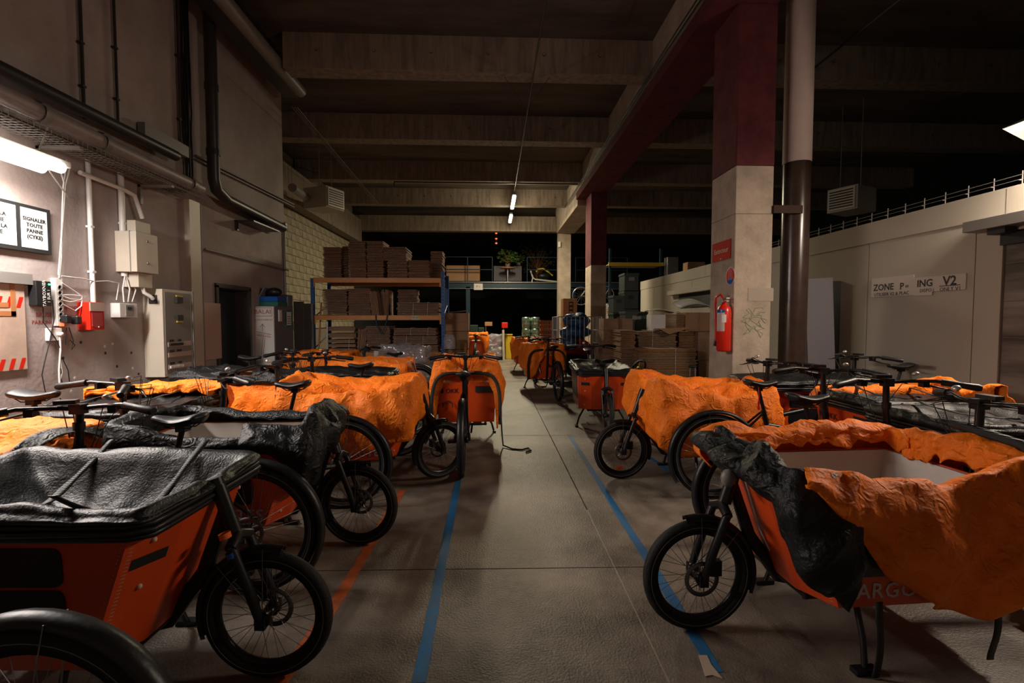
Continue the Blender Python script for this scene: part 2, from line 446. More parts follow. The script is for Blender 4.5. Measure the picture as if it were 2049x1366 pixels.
# round down pipe beside the first pillar
def vpipe(x, y, parts):
    e = empty('drain_pipe', (x, y, 0), 0, 'thick round drain pipe, white at the top and brown below, beside the concrete pillar', 'pipe')
    for (nm, z0, z1, r, m) in parts:
        bq = MB(); bq.lathe([(r, z0), (r, z1)], 32); bq.build(nm, m, e)
    bq = MB(); bq.box((-0.20, -0.168, 2.72), (0.34, 0.02, 0.09)); bq.build('pipe_bracket', mat('rusty_bracket', (.05, .03, .025), .8, spec=.1), e)
    for z in (0.38, 0.44):
        bq = MB(); bq.torus(0.152, 0.008, 32, 6, Tr(0, 0, z)); bq.build('collar', 'wpipe', e)
pp = PY(1598, 400, 5.5)
vpipe(pp.x, 5.55, [('upper_pipe', PY(1598, 325, 5.5).z, ZC, 0.152, 'wpipe'), ('lower_pipe', 0.56, PY(1598, 325, 5.5).z, 0.148, 'bpipe'), ('pipe_base', 0.0, 0.57, 0.15, 'wpipe')])

# cold room
XR = 4.6
cy0, cy1, cz = -2.4, 14.6, 2.62
ydr = PX(1997, 700, XR).y
cold = MB(); cold.bb((XR+0.06, cy0, 0), (9.0, cy1, cz-0.02)); cold = struct('wall_right', cold, mat('cold_room_core', (0.3, 0.28, 0.25), 0.8))
joints = [PX(1948, 600, XR).y, PX(1735, 600, XR).y]
ys = [joints[0]+1.29*i for i in range(-6, 10)]
for i in range(len(ys)-1):
    y0, y1 = ys[i], ys[i+1]
    if y1 > cy1: y1 = cy1
    if y1 <= cy0 or y0 >= cy1: continue
    lo = 0.0
    if y0 < ydr-0.05 and y1 > ydr+.05:
        b = MB(); b.bb((XR, ydr, 0), (XR+.06, y1-.004, cz)); b.build('wall_panel', 'panel', cold, bevel=.003)
        y1 = ydr; lo = 2.24
    elif y1 < ydr and y1 > 2.0: lo = 2.24
    b = MB(); b.bb((XR, y0+.004, lo), (XR+.06, y1-.004, cz)); b.build('wall_panel', 'panel', cold, bevel=.003)
b = MB(); b.bb((XR-0.012, cy0, cz-0.24), (XR+.05, cy1, cz+.01)); b.build('top_fascia', 'panel', cold, bevel=.002)
for y in [cy1-1.5, cy1-4.5, cy1-7.5, cy1-10.5]:
    b = MB(); b.bb((XR-0.0135, y, cz-.24), (XR-.011, y+.008, cz)); b.build('fascia_joint', 'greym', cold)
# wire clips along the top of the cold room
tray = empty('cable_rail', (XR+.02, 0, cz), 0, 'thin wire cable rail with upright clips along the white cold room top', 'cable tray')
b = MB(); b.tube([(0, 1.5, 0.10), (0, 9.2, 0.10)], 0.004, 6); b.tube([(0, 1.5, 0.06), (0, 9.2, 0.06)], 0.003, 6); b.build('rail_wire', 'greym', tray)
def clip(m): m.tube([(0, 0, 0.0), (0, 0, 0.13)], 0.005, 6); m.tube([(0, 0, 0.05), (-0.03, 0, 0.05)], 0.005, 6)
for k in range(28):
    o = part('clip', 'pipe', tray, clip); o.location = (0, 2.6+k*0.235, 0)
# door of the cold room
d = MB(); d.bb((XR+0.01, ydr-1.5, 0), (XR+.045, ydr-.02, 2.2)); d = struct('door_2', d, 'steelsm')
for k in range(6):
    b = MB(); b.bb((XR-0.002, ydr-1.48, 0.3+k*.33), (XR+.012, ydr-.03, 0.304+k*.33)); b.build('door_seam', 'greym', d)
b = MB(); b.bb((XR-.03, ydr-1.6, 2.12), (XR+.03, ydr-.0, 2.22)); b.build('door_gasket', 'ink', d)
rl = empty('door_rail', (XR, 0, 0), 0, 'grey sliding door rail mounted above the smudged cold room door', 'rail')
r0 = PX(1938, 450, XR-.1).y
b = MB(); b.bb((-0.16, 1.2, 2.27), (-0.01, r0, 2.37)); b.build('rail_box', 'greym', rl, bevel=.004)
b = MB(); b.bb((-0.13, r0-.35, 2.215), (-0.03, r0-.2, 2.27)); b.build('roller', 'ink', rl)
# taped zone sign on the cold room
zs = empty('zone_sign', (XR-0.013, 0, 0), 0, 'torn taped paper strip reading ZONE PARKING V2 on the white cold room', 'sign')
yl, yr = PX(1746, 575, XR).y, PX(1935, 570, XR).y
for (pa, pb, zt, zb2) in ((1746, 1830, 558, 595), (1830, 1868, 556, 592), (1868, 1935, 553, 583)):
    A = PX(pa, (zt+zb2)/2, XR); B = PX(pb, (zt+zb2)/2, XR)
    h = abs(PX(pa, zt, XR).z-PX(pa, zb2, XR).z)
    b = MB(); b.bb((-0.001, B.y, A.z-h/2), (0.010, A.y, A.z+h/2)); b.build('paper_strip', mat('yellowed_paper', (0.60, 0.535, 0.47), 0.6), zs)
def wtext(body, pc, h, m='ink', bold=0.0, X=XR, parent=None, dx=0.0, space=1.0):
    c = PX(pc[0], pc[1], X)
    right = (0, -1, 0) if X > 0 else (0, 1, 0)
    return text(body, h, m, parent, frameT((dx, c.y, c.z), right, (0, 0, 1)), bold=bold, space=space)
wtext('ZONE', (1770, 575), 0.105, bold=0.002, parent=zs, dx=-.002)
wtext('P', (1807, 573), 0.105, bold=0.002, parent=zs, dx=-.002)
wtext('\u02bb\u02bc', (1817, 577), 0.08, bold=0.002, parent=zs, dx=-.002)
wtext('ING', (1853, 567), 0.105, bold=0.002, parent=zs, dx=-.002)
wtext('V2', (1903, 562), 0.13, bold=0.003, parent=zs, dx=-.002)
wtext('UTILISER V2 & PLAC', (1785, 588), 0.055, parent=zs, dx=-.002)
wtext('DISPO |', (1857, 581), 0.05, parent=zs, dx=-.002)
wtext('ONLY V1', (1904, 578), 0.055, parent=zs, dx=-.002)
c = PX(1903, 571, XR); b = MB(); b.box((-.002, c.y, c.z), (.001, .22, .008)); b.build('underline', 'ink', zs)
# grey board leaning on the cold room, dark board behind
def lean(name, m, pl, pr, pt, y, th, lab, cat, tilt=0.06):
    A = PY(pl, pt, y); B = PY(pr, pt, y)
    o = empty(name, ((A.x+B.x)/2, y, 0), 0, lab, cat)
    bq = MB(); bq.box((0, 0, A.z/2), (B.x-A.x, th, A.z), Matrix.Rotation(-tilt, 4, 'Y')); bq.build('board', m, o, bevel=.004)
    return o
lean('leaning_board', 'greyboard', 1628, 1683, 556, 5.95, .03, 'tall grey board leaning behind the brown drain pipe', 'board')
lean('dark_board', 'ink', 1668, 1700, 562, 6.12, .03, 'tall black board propped upright against the white cold room', 'board', 0.0)

# ================================================================== CARGO BIKES
# local axes: +x is the riding direction, origin on the ground under the front hub
RF, RR, WB = 0.262, 0.345, 2.30
BX0, BX1, BW = -1.26, -0.20, 0.34      # box rear, box front, half width
def interp(ctrl, u):
    u = u % 1.0
    c = list(ctrl)
    if c[0][0] > 0: c = [(c[-1][0]-1, c[-1][1])]+c
    if c[-1][0] < 1: c = c+[(c[0][0]+1 if c[0][0] >= 0 else ctrl[0][0]+1, ctrl[0][1])]
    for (a, x), (b_, y) in zip(c, c[1:]):
        if a <= u <= b_:
            t = 0 if b_ == a else (u-a)/(b_-a); t = t*t*(3-2*t)
            return x+(y-x)*t
    return c[-1][1]

def wheel(name, R, parent, loc, reflector=False, steer=0.0):
    hubdir = RX
    o = part(name, 'rubber', parent, lambda m: m.torus(R-0.027, 0.027, 48, 10, hubdir), key='tyre%.3f' % R)
    o.location = loc; o.rotation_euler = (0, 0, steer)
    def rim(m):
        m.lathe([(R-0.050, -.013), (R-0.068, -.012), (R-0.073, 0), (R-0.068, .012), (R-0.050, .013)], 48, hubdir)
    part('rim', 'rim', o, rim, key='rim%.3f' % R)
    def band(m):
        for sg in (-1, 1): m.torus(R-0.030, 0.0016, 48, 4, Tr(0, sg*0.0262, 0) @ hubdir)
    part('reflective_band', 'greym', o, band, key='band%.3f' % R)
    def hub(m):
        m.lathe([(0, -.055), (.03, -.055), (.03, -.03), (.018, -.028), (.018, .028), (.03, .03), (.03, .055), (0, .055)], 16, hubdir)
    part('hub', 'rim', o, hub, key='hub')
    def spk(m):
        n = 32
        for i in range(n):
            a = 2*PI*i/n; s_ = 1 if i % 2 else -1; t = a+(0.5 if (i//2) % 2 else -0.5)
            p = (0.026*math.cos(t), s_*0.028, 0.026*math.sin(t)); q = ((R-.07)*math.cos(a), s_*.004, (R-.07)*math.sin(a))
            m.tube([p, q], 0.0012, 4, caps=False)
    part('spokes', 'steel', o, spk, key='spk%.3f' % R)
    def disc(m):
        T = Tr(0, 0.045, 0) @ hubdir
        m.lathe([(.062, 0), (.082, 0), (.082, .002), (.062, .002)], 32, T)
        for i in range(6):
            a = i*PI/3; m.tube([(0.025*math.cos(a), .045, .025*math.sin(a)), (.066*math.cos(a+.4), .045, .066*math.sin(a+.4))], .003, 5)
    part('brake_disc', 'disc', o, disc, key='disc')
    if reflector:
        part('spoke_reflector', 'leado', o, lambda m: m.box((0.02, 0, -R+.10), (.07, .012, .032)))
    return o

def guard(name, R, parent, loc, a0, a1, stays=True, steer=0.0, w=0.032):
    def gm(m):
        n = 28; vs = []; prof = [(-w, -.014), (-w*.8, .004), (0, .012), (w*.8, .004), (w, -.014)]
        for sgn in (0, 1):
            pass
        k = len(prof)
        for i in range(n+1):
            a = a0+(a1-a0)*i/n
            for (y, dr) in prof:
                q = R+dr; vs.append((q*math.cos(a), y, q*math.sin(a)))
            for (y, dr) in reversed(prof):
                q = R+dr-.004; vs.append((q*math.cos(a), y*.93, q*math.sin(a)))
        fs = []
        kk = 2*k
        for i in range(n):
            for j in range(kk):
                fs.append((i*kk+j, i*kk+(j+1) % kk, (i+1)*kk+(j+1) % kk, (i+1)*kk+j))
        fs += [tuple(range(kk)), tuple(n*kk+j for j in range(kk-1, -1, -1))]
        m.add(vs, fs, True)
    o = part(name, 'blackp', parent, gm, key='%s%.2f%.2f%.2f' % (name, R, a0, a1))
    o.location = loc; o.rotation_euler = (0, 0, steer)
    if stays:
        def st(m):
            for a in (a0+(a1-a0)*0.12, a0+(a1-a0)*0.45):
                for s_ in (-1, 1):
                    m.tube([(0, s_*.05, 0), (R*math.cos(a)*1.0, s_*w, R*math.sin(a)*1.0)], .0022, 5)
        part('guard_stay', 'steel', o, st, key='st%s%.2f%.2f' % (name, R, a0))
    return o

def box_shape(m, t=0.012):
    # trapezoidal shell, open on top
    def ring(z, inset):
        f = (z-0.27)/(0.74-0.27)
        xr = -1.19-(0.07*f); xf = -0.37+0.17*f
        w = BW-0.02+0.02*f-inset; xr += inset; xf -= inset
        return [(xr, -w, z), (xf-.075, -w, z), (xf, -w*.52, z), (xf, w*.52, z), (xf-.075, w, z), (xr, w, z)]
    lo, hi, hi2, lo2 = ring(.27, 0), ring(.74, 0), ring(.74, t), ring(.29, t)
    vs = lo+hi+hi2+lo2; n = 6; fs = [tuple(range(n-1, -1, -1)), tuple(range(18, 24))]
    for k in range(3):
        for j in range(n):
            fs.append((k*n+j, k*n+(j+1) % n, (k+1)*n+(j+1) % n, (k+1)*n+j))
    m.add(vs, fs)
def side_pt(x, z, s, off=0.0):
    f = (z-0.27)/0.47
    return Vector((x, s*(BW-0.02+0.02*f+off), z))

def foot(u, a=0.53, bb_=0.355, cx=-0.745, n=22):
    t = 2*PI*u
    # warp the angle so that u runs roughly along the perimeter
    c, s_ = math.cos(t), math.sin(t)
    c2, s2 = c*a, s_*bb_
    k = (abs(c)**n+abs(s_)**n)**(-1/n)
    return Vector((cx+c*a*k, s_*bb_*k, 0))
def fz(p, f, seed): return noise.noise(Vector(p)*f+Vector((seed, seed*1.7, seed*.3)))

def cover(parent, name, m, H, B, u0=0.0, u1=1.0, out=0.04, mode='closed', lip=0.16, sag=0.10, seed=0.0, wr=1.0, nu=150, th=0.006, roll=0.02, label=None):
    """fabric draped over the box rim. H ridge height, B hem height around the rim; mode closed / open"""
    full = u1-u0 >= 0.999
    H = H if callable(H) else (lambda u, c=H: interp(c, u))
    B = B if callable(B) else (lambda u, c=B: interp(c, u))
    NV = 34
    va, vb = 0.50, 0.60
    C = Vector((-0.735, 0, 0))
    def fn(uu, v):
        u = (u0+(u1-u0)*uu) % 1.0
        p = foot(u); d = (p-C); nn = Vector((d.x*0.6, d.y*1.4, 0)).normalized()
        h, hb = H(u), B(u)
        q = Vector((math.cos(2*PI*u), math.sin(2*PI*u), 0))*1.0
        if v <= va:                       # outer skirt from the hem up to the ridge
            t = v/va
            z = hb+(h-hb)*t
            fold = fz((q.x*2.2, q.y*2.2, z*1.0), 1.5, seed)*0.055 + (0.5-abs(fz((p.x*5+z*3, p.y*5, z*2.2), 1.3, seed+3)))*0.05-.02
            dr = h-hb
            o = out*math.sin(PI*min(1, t*1.0)*0.9+0.2)+fold*wr*(0.35+0.65*(1-t))*min(1.0, dr/0.25)
            o = max(o, 0.008)
            r = roll*math.sin(PI*t)
            P_ = p+nn*(o+r*.5)
            z += fz((q.x*3, q.y*3, t*2), 1.3, seed+5)*0.020*wr*t
        elif v <= vb:
            t = (v-va)/(vb-va)
            P_ = p+nn*(0.03-0.10*t)*1.0
            z = h+0.018*math.sin(PI*t)-0.015*t+fz((q.x*3, q.y*3, 2+t), 1.3, seed+5)*0.020*wr
        else:
            t = (v-vb)/(1-vb)
            if mode == 'open':
                P_ = p+nn*(-0.07-0.015*t+fz((q.x*5, q.y*5, t), 1.5, seed+8)*0.012*wr)
                z = h-0.015-lip*t+fz((q.x*4, q.y*4, t*2), 1.6, seed+9)*0.03*wr*t
            else:
                s_ = 1-t
                e = p+nn*(-0.07)
                P_ = C+(e-C)*s_
                z = (h-0.015)*s_**0.5*1.0+(HM)*(1-s_**0.5)-sag*(1-s_*s_)
                z += (fz((P_.x*1, P_.y*1, 0), 5.0, seed+4)*0.055+fz((P_.x, P_.y, 0), 13.0, seed+6)*0.018)*wr*(1-s_**6)
        cr_ = (0.35-abs(fz((P_.x*5, P_.y*5, z*5), 1.5, seed+11)))*0.016*wr+(0.3-abs(fz((P_.x*12, P_.y*12, z*12), 1.5, seed+21)))*0.007*wr
        P_ = P_+nn*cr_
        z += cr_*.8
        return (P_.x, P_.y, z)
    HM = sum(H(i/24) for i in range(24))/24
    b = MB(); b.grid(fn, nu, NV, wrap=full)
    o = link(name, b.mesh(name, m), parent, solid=th)
    if label: o['label'] = label
    return o

def flat_cover(parent, sag=0.05, seed=0.0, straps=True):
    """black padded rim with a slack roll-up cover"""
    H = [(0.0, 0.80), (0.25, 0.83), (0.5, 0.85), (0.75, 0.83)]
    o = cover(parent, 'cover', 'tarp_s', H, [(0, .785)], out=.022, sag=sag, seed=seed, wr=0.8, nu=240)
    def rim(m):
        for k, (z, e) in enumerate(((.740, .014), (.760, .022), (.780, .016))):
            m.tube([foot(i/60)*1.0+Vector((0, 0, z))+(foot(i/60)-Vector((-.735, 0, 0))).normalized()*e for i in range(60)], 0.011, 6, closed=True)
    part('rim_band', 'blackp', parent, rim, key='rimband')
    if straps:
        for x in (-.95, -.5):
            m = MB()
            m.grid(lambda u, v: (x+0.03*(v-.5)+0.05*u+.03*math.sin(u*6), -BW-.02+(2*BW+.04)*u, 0.885-sag*0.80*(1-(2*u-1)**2)+.012*fz((u*4, v, x), 1.5, seed)), 40, 2)
            link('strap', m.mesh('strap', 'webbing'), parent, solid=.004)
    return o

def handlebar(parent, fold=0.0, display=True, bell=True, w=0.32, sweep=0.13, zt=1.05):
    x = -1.42
    e = part('handlebar', 'frame', parent, lambda m: m.tube([(x-sweep-.02, -w, zt-.01), (x-sweep*.6, -w*.66, zt+.012), (x-.01, -w*.3, zt), (x, 0, zt-.01), (x-.01, w*.3, zt), (x-sweep*.6, w*.66, zt+.012), (x-sweep-.02, w, zt-.01)], .0115, 8), key='hb%.2f%.2f%.2f' % (w, sweep, zt))
    if fold:
        e.location = Vector((x, 0, 0))-Matrix.Rotation(fold, 3, 'Z') @ Vector((x, 0, 0)); e.rotation_euler = (0, 0, fold)
    for s_ in (-1, 1):
        def grip(m):
            a = Vector((x-sweep-.055, s_*(w+.06), zt-.015)); b_ = Vector((x-sweep*.72, s_*w*.72, zt+.008))
            m.tube([a, a.lerp(b_, .1), a.lerp(b_, .5), b_], [.017, .023, .019, .022], 10)
        part('grip', 'blackp', e, grip, key='grip%d%.2f%.2f%.2f' % (s_, w, sweep, zt))
        def lev(m):
            m.tube([(x-sweep*.5+.01, s_*w*.56, zt), (x-sweep*.4+.05, s_*w*.62, zt-.02), (x-sweep*.6+.05, s_*w*.95, zt-.045), (x-sweep*.7+.045, s_*w*1.1, zt-.05)], [.010, .008, .005, .004], 6)
            m.box((x-sweep*.45+.01, s_*w*.52, zt-.01), (.05, .035, .04))
        part('brake_lever', 'rim', e, lev, key='lev%d%.2f%.2f%.2f' % (s_, w, sweep, zt))
    if bell:
        part('bell', 'bell', e, lambda m: m.lathe([(0, .018), (.011, .016), (.019, .010), (.021, 0), (.016, -.005), (0, -.005)], 16, Tr(x-.03, -w*.42, zt+.045) @ Matrix.Rotation(.5, 4, 'Y')), key='bell%.2f%.2f' % (w, zt))
    if display:
        part('display', 'blackp', e, lambda m: m.box((x-.01, .04, zt+.03), (.05, .09, .02), rz=0.0), key='disp%.2f' % zt)
    def cab(m):
        for k, s_ in enumerate((-1, -.5, .6, 1)):
            m.tube([(x-sweep*.4, s_*w*.5, zt-.01), (x+.10+.02*k, s_*w*.42, zt-.03+.02*k), (x+.10, s_*.07, zt-.14-.03*k), (x+.04, s_*.02, zt-.30), (x+.03, s_*.02, zt-.5)], .0028, 5)
    part('brake_cable', 'blackp', e, cab, key='cab%.2f%.2f%.2f' % (w, sweep, zt))
    return e

def saddle(parent, z=0.96, x=-1.93):
    def sm(m):
        def fn(u, v):
            # u along (0 rear .. 1 nose), v around
            L = .275; xx = x-.115+L*u
            w = .078*(1-u)**.75*min(1, .55+u*5)+.020*min(1, u*3)
            w *= min(1, ((1.0001-u)*14)**.5)*min(1, (u*18+.02)**.5)
            a = 2*PI*v; h = .026+.010*(1-u)
            zz = z+.016*math.cos(u*PI*2)*.6-.01*u
            return (xx, w*math.cos(a), zz+(h*.55 if math.sin(a) > 0 else h*1.0)*math.sin(a)*min(1, ((1.0001-u)*14)**.5)*min(1, (u*18+.02)**.5))
        m.grid(fn, 26, 16)
    o = part('saddle', 'saddle', parent, sm, key='sad%.2f' % z)
    def rails(m):
        for s_ in (-1, 1):
            m.tube([(x-.09, s_*.03, z-.02), (x-.05, s_*.024, z-.05), (x+.06, s_*.022, z-.05), (x+.12, s_*.008, z-.02)], .0035, 5)
        m.box((x, 0, z-.055), (.05, .05, .03))
    part('saddle_rails', 'rim', o, rails, key='rails%.2f' % z)
    return o

def bike(label, hub=None, rear=None, heading=0.0, steer=0.0, sz=0.96, hz=1.05, group=None, bw=0.32, sweep=.13, fold=0.0,
         blue=False, insert=True, stand=True, lettering=True, bell=True, stickers=True, rear_logo=True, reflector=False, headlight=False):
    R = Matrix.Rotation(heading, 3, 'Z')
    if hub is None: hub = Vector((rear[0], rear[1], 0))+R @ Vector((WB, 0, 0))
    e = empty('cargo_bike', (hub[0], hub[1], 0), heading, label, 'cargo bike', group)
    wheel('front_wheel', RF, e, (0, 0, RF), reflector, steer)
    wheel('rear_wheel', RR, e, (-WB, 0, RR))
    guard('front_mudguard', RF+.014, e, (0, 0, RF), math.radians(76), math.radians(200), True, steer, .026)
    guard('rear_mudguard', RR+.025, e, (-WB, 0, RR), math.radians(5), math.radians(215))
    # suspension fork
    def fk(m):
        for s_ in (-1, 1):
            m.tube([(0, s_*.062, 0), (-.03, s_*.062, .10), (-.105, s_*.062, .30)], [.016, .020, .019], 8)
            m.box((0, s_*.062, 0), (.04, .02, .05))
        m.tube([(-.105, -.07, .30), (-.115, 0, .33), (-.105, .07, .30)], [.022, .026, .022], 8)
        m.tube([(-.115, 0, .32), (-.185, 0, .53)], .024, 10)
    f = part('fork', 'frame', e, fk); f.location = (0, 0, RF); f.rotation_euler = (0, 0, steer)
    part('fork_stanchion', 'disc', f, lambda m: [m.tube([(-.075, s_*.062, .21), (-.108, s_*.062, .305)], .014, 8) for s_ in (-1, 1)])
    part('brake_caliper', 'rim', f, lambda m: m.box((-.055, .058, .06), (.05, .03, .07)))
    # frame
    def fr(m):
        m.tube([(-.13, 0, .60), (-.20, 0, .82)], .028, 10)                      # head tube
        m.tube([(-.16, 0, .70), (-.25, 0, .44), (-.40, 0, .235), (-.55, 0, .20), (-1.2, 0, .20), (-1.75, 0, .29)], [.024, .03, .03, .03, .03, .032], 10)
        for s_ in (-1, 1):
            m.tube([(-.38, s_*.20, .255), (-1.25, s_*.22, .255)], .014, 8)
            m.tube([(-1.80, s_*.045, .29), (-2.05, s_*.06, .315), (-2.30, s_*.065, .345)], .014, 8)
            m.tube([(-1.92, s_*.02, .70), (-2.30, s_*.065, .36)], .009, 8)
        m.tube([(-.39, -.21, .255), (-.39, .21, .255)], .012, 8); m.tube([(-1.24, -.23, .255), (-1.24, .23, .255)], .012, 8)
        m.tube([(-1.25, 0, .22), (-1.33, 0, .30), (-1.41, 0, .70)], .026, 10)
        m.tube([(-1.79, 0, .29), (-1.91, 0, .72)], .020, 10)
        m.lathe([(0, -.05), (.055, -.05), (.075, -.03), (.075, .03), (.055, .05), (0, .05)], 20, Tr(-1.79, 0, .29) @ RX)
    part('frame', 'frame', e, fr)
    def tt(m): m.tube([(-1.39, 0, .60), (-1.60, 0, .55), (-1.88, 0, .60)], .022, 10)
    part('top_tube', 'bluef' if blue else 'frame', e, tt)
    part('stem', 'frame', e, lambda m: (m.tube([(-1.40, 0, .66), (-1.425, 0, .86), (-1.43, 0, hz-.01)], [.026, .020, .018], 12), m.lathe([(.03, 0), (.03, .05)], 14, Tr(-1.42, 0, .74)), m.lathe([(.027, 0), (.027, .04)], 14, Tr(-1.424, 0, .88)), m.box((-1.425, 0, hz-.01), (.06, .05, .05))), key='stem%.2f' % hz)
    part('seat_post', 'frame', e, lambda m: m.tube([(-1.90, 0, .70), (-1.955, 0, sz-.05)], .0145, 10), key='sp%.2f' % sz)
    handlebar(e, bell=bell, w=bw, sweep=sweep, zt=hz, fold=fold)
    saddle(e, sz, -1.955)
    def cr(m):
        for s_ in (-1, 1):
            m.tube([(-1.79, s_*.07, .29), (-1.79+s_*.12, s_*.085, .29-s_*.12)], .010, 6)
    c = part('crank', 'rim', e, cr)
    for s_ in (-1, 1):
        part('pedal', 'blackp', c, lambda m: m.box((-1.79+s_*.12, s_*.135, .29-s_*.12), (.09, .085, .02)), key='pedal%d' % s_)
    part('chain', 'dpipe', e, lambda m: (m.tube([(-1.79, -.055, .36), (-2.30, -.055, .385)], .004, 5), m.tube([(-1.79, -.055, .22), (-2.30, -.055, .31)], .004, 5)))
    if stand:
        for s_ in (-1, 1):
            def kst(m):
                m.tube([(-.60, s_*.22, .26), (-.575, s_*.30, .12), (-.56, s_*.33, .012)], [.014, .013, .013], 8)
                m.box((-.555, s_*.335, .012), (.10, .04, .022))
            part('kickstand', 'frame', e, kst, key='kick%d' % s_)
    part('light_cable', 'white', e, lambda m: m.tube([(-.19, .035, .76), (-.27, .04, .50), (-.33, .04, .38)], .0035, 5)) if headlight else None
    # cargo box
    bx = part('cargo_box', 'boxo', e, box_shape)
    def liner(m):
        def ring(z, inset):
            f = (z-0.27)/0.47; xr = -1.19-.07*f+inset; xf = -.37+.17*f-inset; w = BW-.02+.02*f-inset
            return [(xr, -w, z), (xf-.075, -w, z), (xf, -w*.52, z), (xf, w*.52, z), (xf-.075, w, z), (xr, w, z)]
        a, b_, c_, d_ = ring(.31, .014), ring(.735, .014), ring(.735, .030), ring(.33, .030)
        vs = a+b_+c_+d_; fs = [tuple(range(5, -1, -1)), tuple(range(18, 24))]
        for k in range(3):
            for j in range(6): fs.append((k*6+j, k*6+(j+1) % 6, (k+1)*6+(j+1) % 6, (k+1)*6+j))
        m.add(vs, fs)
    part('liner', 'boxi', bx, liner)
    def stitches(m):
        for s_ in (-1, 1):
            for i in range(34):
                z = .285+i*.0133; f = (z-.27)/.47
                xf = -.37+.17*f; w = BW-.02+.02*f
                m.tube([(xf-.075-.014, s_*(w+.001), z), (xf-.075+.016, s_*(w-.022), z+.004)], .0016, 4)
    part('seam_stitching', 'stitch', bx, stitches, kind='stuff')
    if insert:
        for s_ in (-1, 1):
            def ins(m):
                for (xa, xb2, za, zb) in ((-1.14, -.50, .565, .70), (-1.14, -.50, .40, .555)):
                    r_ = .03; P4 = []
                    for (cx_, cz_, a0) in ((xb2-r_, zb-r_, 0), (xa+r_, zb-r_, 90), (xa+r_, za+r_, 180), (xb2-r_, za+r_, 270)):
                        for k in range(4):
                            a = math.radians(a0+k*30); P4.append((cx_+r_*math.cos(a), cz_+r_*math.sin(a)))
                    vi = [side_pt(x, z, s_, .001) for x, z in P4]; vo = [side_pt(x, z, s_, .005) for x, z in P4]
                    n = len(P4); m.add(vi+vo, [tuple(range(n, 2*n)), *[(i, (i+1) % n, (i+1) % n+n, i+n) for i in range(n)]])
            part('side_insert', 'window', bx, ins, key='ins%d' % s_)
    if lettering:
        for s_ in (-1, 1):
            c0 = side_pt(-.80, .335, s_, .0025)
            text('CARGONAUTES', .092, 'sticker', bx, frameT(c0, (-s_, 0, 0), side_pt(0, .7, s_)-side_pt(0, .3, s_)), bold=.0012, space=1.08)
    if stickers:
        for s_ in (-1, 1):
            def stk(m):
                for (za, zb) in ((.60, .64),):
                    A = []
                    for z in (za, zb):
                        f = (z-.27)/.47; xf = -.37+.17*f; w = BW-.02+.02*f
                        p0 = Vector((xf-.075, s_*w, z)); p1_ = Vector((xf, s_*w*.52, z)); nrm = Vector((.5, s_*.35, 0)).normalized()*.002
                        A += [p0.lerp(p1_, .2)+nrm, p0.lerp(p1_, .85)+nrm]
                    m.add(A, [(0, 1, 3, 2)])
            part('front_sticker', 'ink', bx, stk, key='fst%d' % s_)
            def rv(m):
                for z in (.33, .52, .69):
                    f = (z-.27)/.47; xf = -.37+.17*f; w = BW-.02+.02*f
                    p = Vector((xf-.075, s_*w, z)).lerp(Vector((xf, s_*w*.52, z)), .5)
                    m.sph(p, .010, 8)
            part('rivets', 'stitch', bx, rv, key='rv%d' % s_)
    if rear_logo:
        T = lambda y, z: frameT((-1.19-.07*((z-.27)/.47)-.003, y, z), (0, -1, 0), (-.15, 0, 1))
        text('\u25a0 OKK', .07, 'ink', bx, T(.20, .64), name='rear_lettering', bold=.001)
        def rl_(m):
            z = .66; x_ = -1.19-.07*((z-.27)/.47)-.004
            m.box((x_, -.20, z), (.003, .19, .075))
        part('rear_sticker', 'ink', bx, rl_)
        part('round_logo', 'ink', bx, lambda m: m.torus(.055, .005, 24, 6, Tr(-1.247, .21, .48) @ Matrix.Rotation(PI/2, 4, 'Y'), 0, PI*1.0) if False else m.tube([(-1.246-.0, .21+.055*math.cos(a), .47+.055*math.sin(a)) for a in [i*PI*1.2/14-.3 for i in range(15)]], .006, 6))
    if headlight:
        part('headlight', 'greym', e, lambda m: m.sph((-.10, .075, .74), .035, 12, (1, .8, 1.2)))
    e['_x'] = 1; del e['_x']
    return e

def v2(p): return (p.x, p.y)
O_ALL = [(0, .86), (.12, .92), (.25, .86), (.37, .90), (.5, .88), (.62, .9), (.75, .86), (.88, .92)]

# --- near side, right of the aisle
r1 = bike('nearest cargo bike on the pillar side, orange cover thrown open over its white box', hub=v2(g(1393, 1257)), heading=PI+math.radians(3), headlight=True, rear_logo=True, stickers=True)
#   u: 0 front, .25 left side (towards the camera for this bike), .5 rear, .75 far side
cover(r1, 'orange_flap', 'tarp_o', [(.13, .85), (.20, .80), (.28, .755), (.33, .80), (.38, .88), (.46, .90), (.56, .86), (.62, .83)], [(.13, .80), (.165, .60), (.22, .40), (.28, .27), (.33, .235), (.38, .32), (.45, .30), (.52, .28), (.62, .4)], .13, .60, out=.10, mode='open', lip=.10, seed=1.3, wr=1.9, nu=120, label='orange flap hanging down the box side')
cover(r1, 'orange_roll', 'tarp_o', [(.55, .84), (.66, .87), (.76, .85), (.86, .86), (.93, .86)], [(0, .68)], .585, .905, out=.05, mode='open', lip=.07, seed=5.1, wr=2.2, nu=90, roll=.09, label='orange cover rolled on the far rim')
cover(r1, 'black_flap', 'tarp_k', [(.0, .86), (.06, .88), (.12, .85), (.17, .80), (.90, .88)], [(.90, .68), (.97, .66), (.03, .70), (.06, .62), (.10, .52), (.14, .38), (.17, .28)][1:]+[(.90, .70)] if False else [(.0, .72), (.05, .70), (.09, .68), (.11, .56), (.14, .38), (.18, .27), (.9, .74)], .90, 1.17, out=.09, mode='open', lip=.12, seed=8.7, wr=2.0, nu=90, roll=.07, label='black flap folded over the front rim')
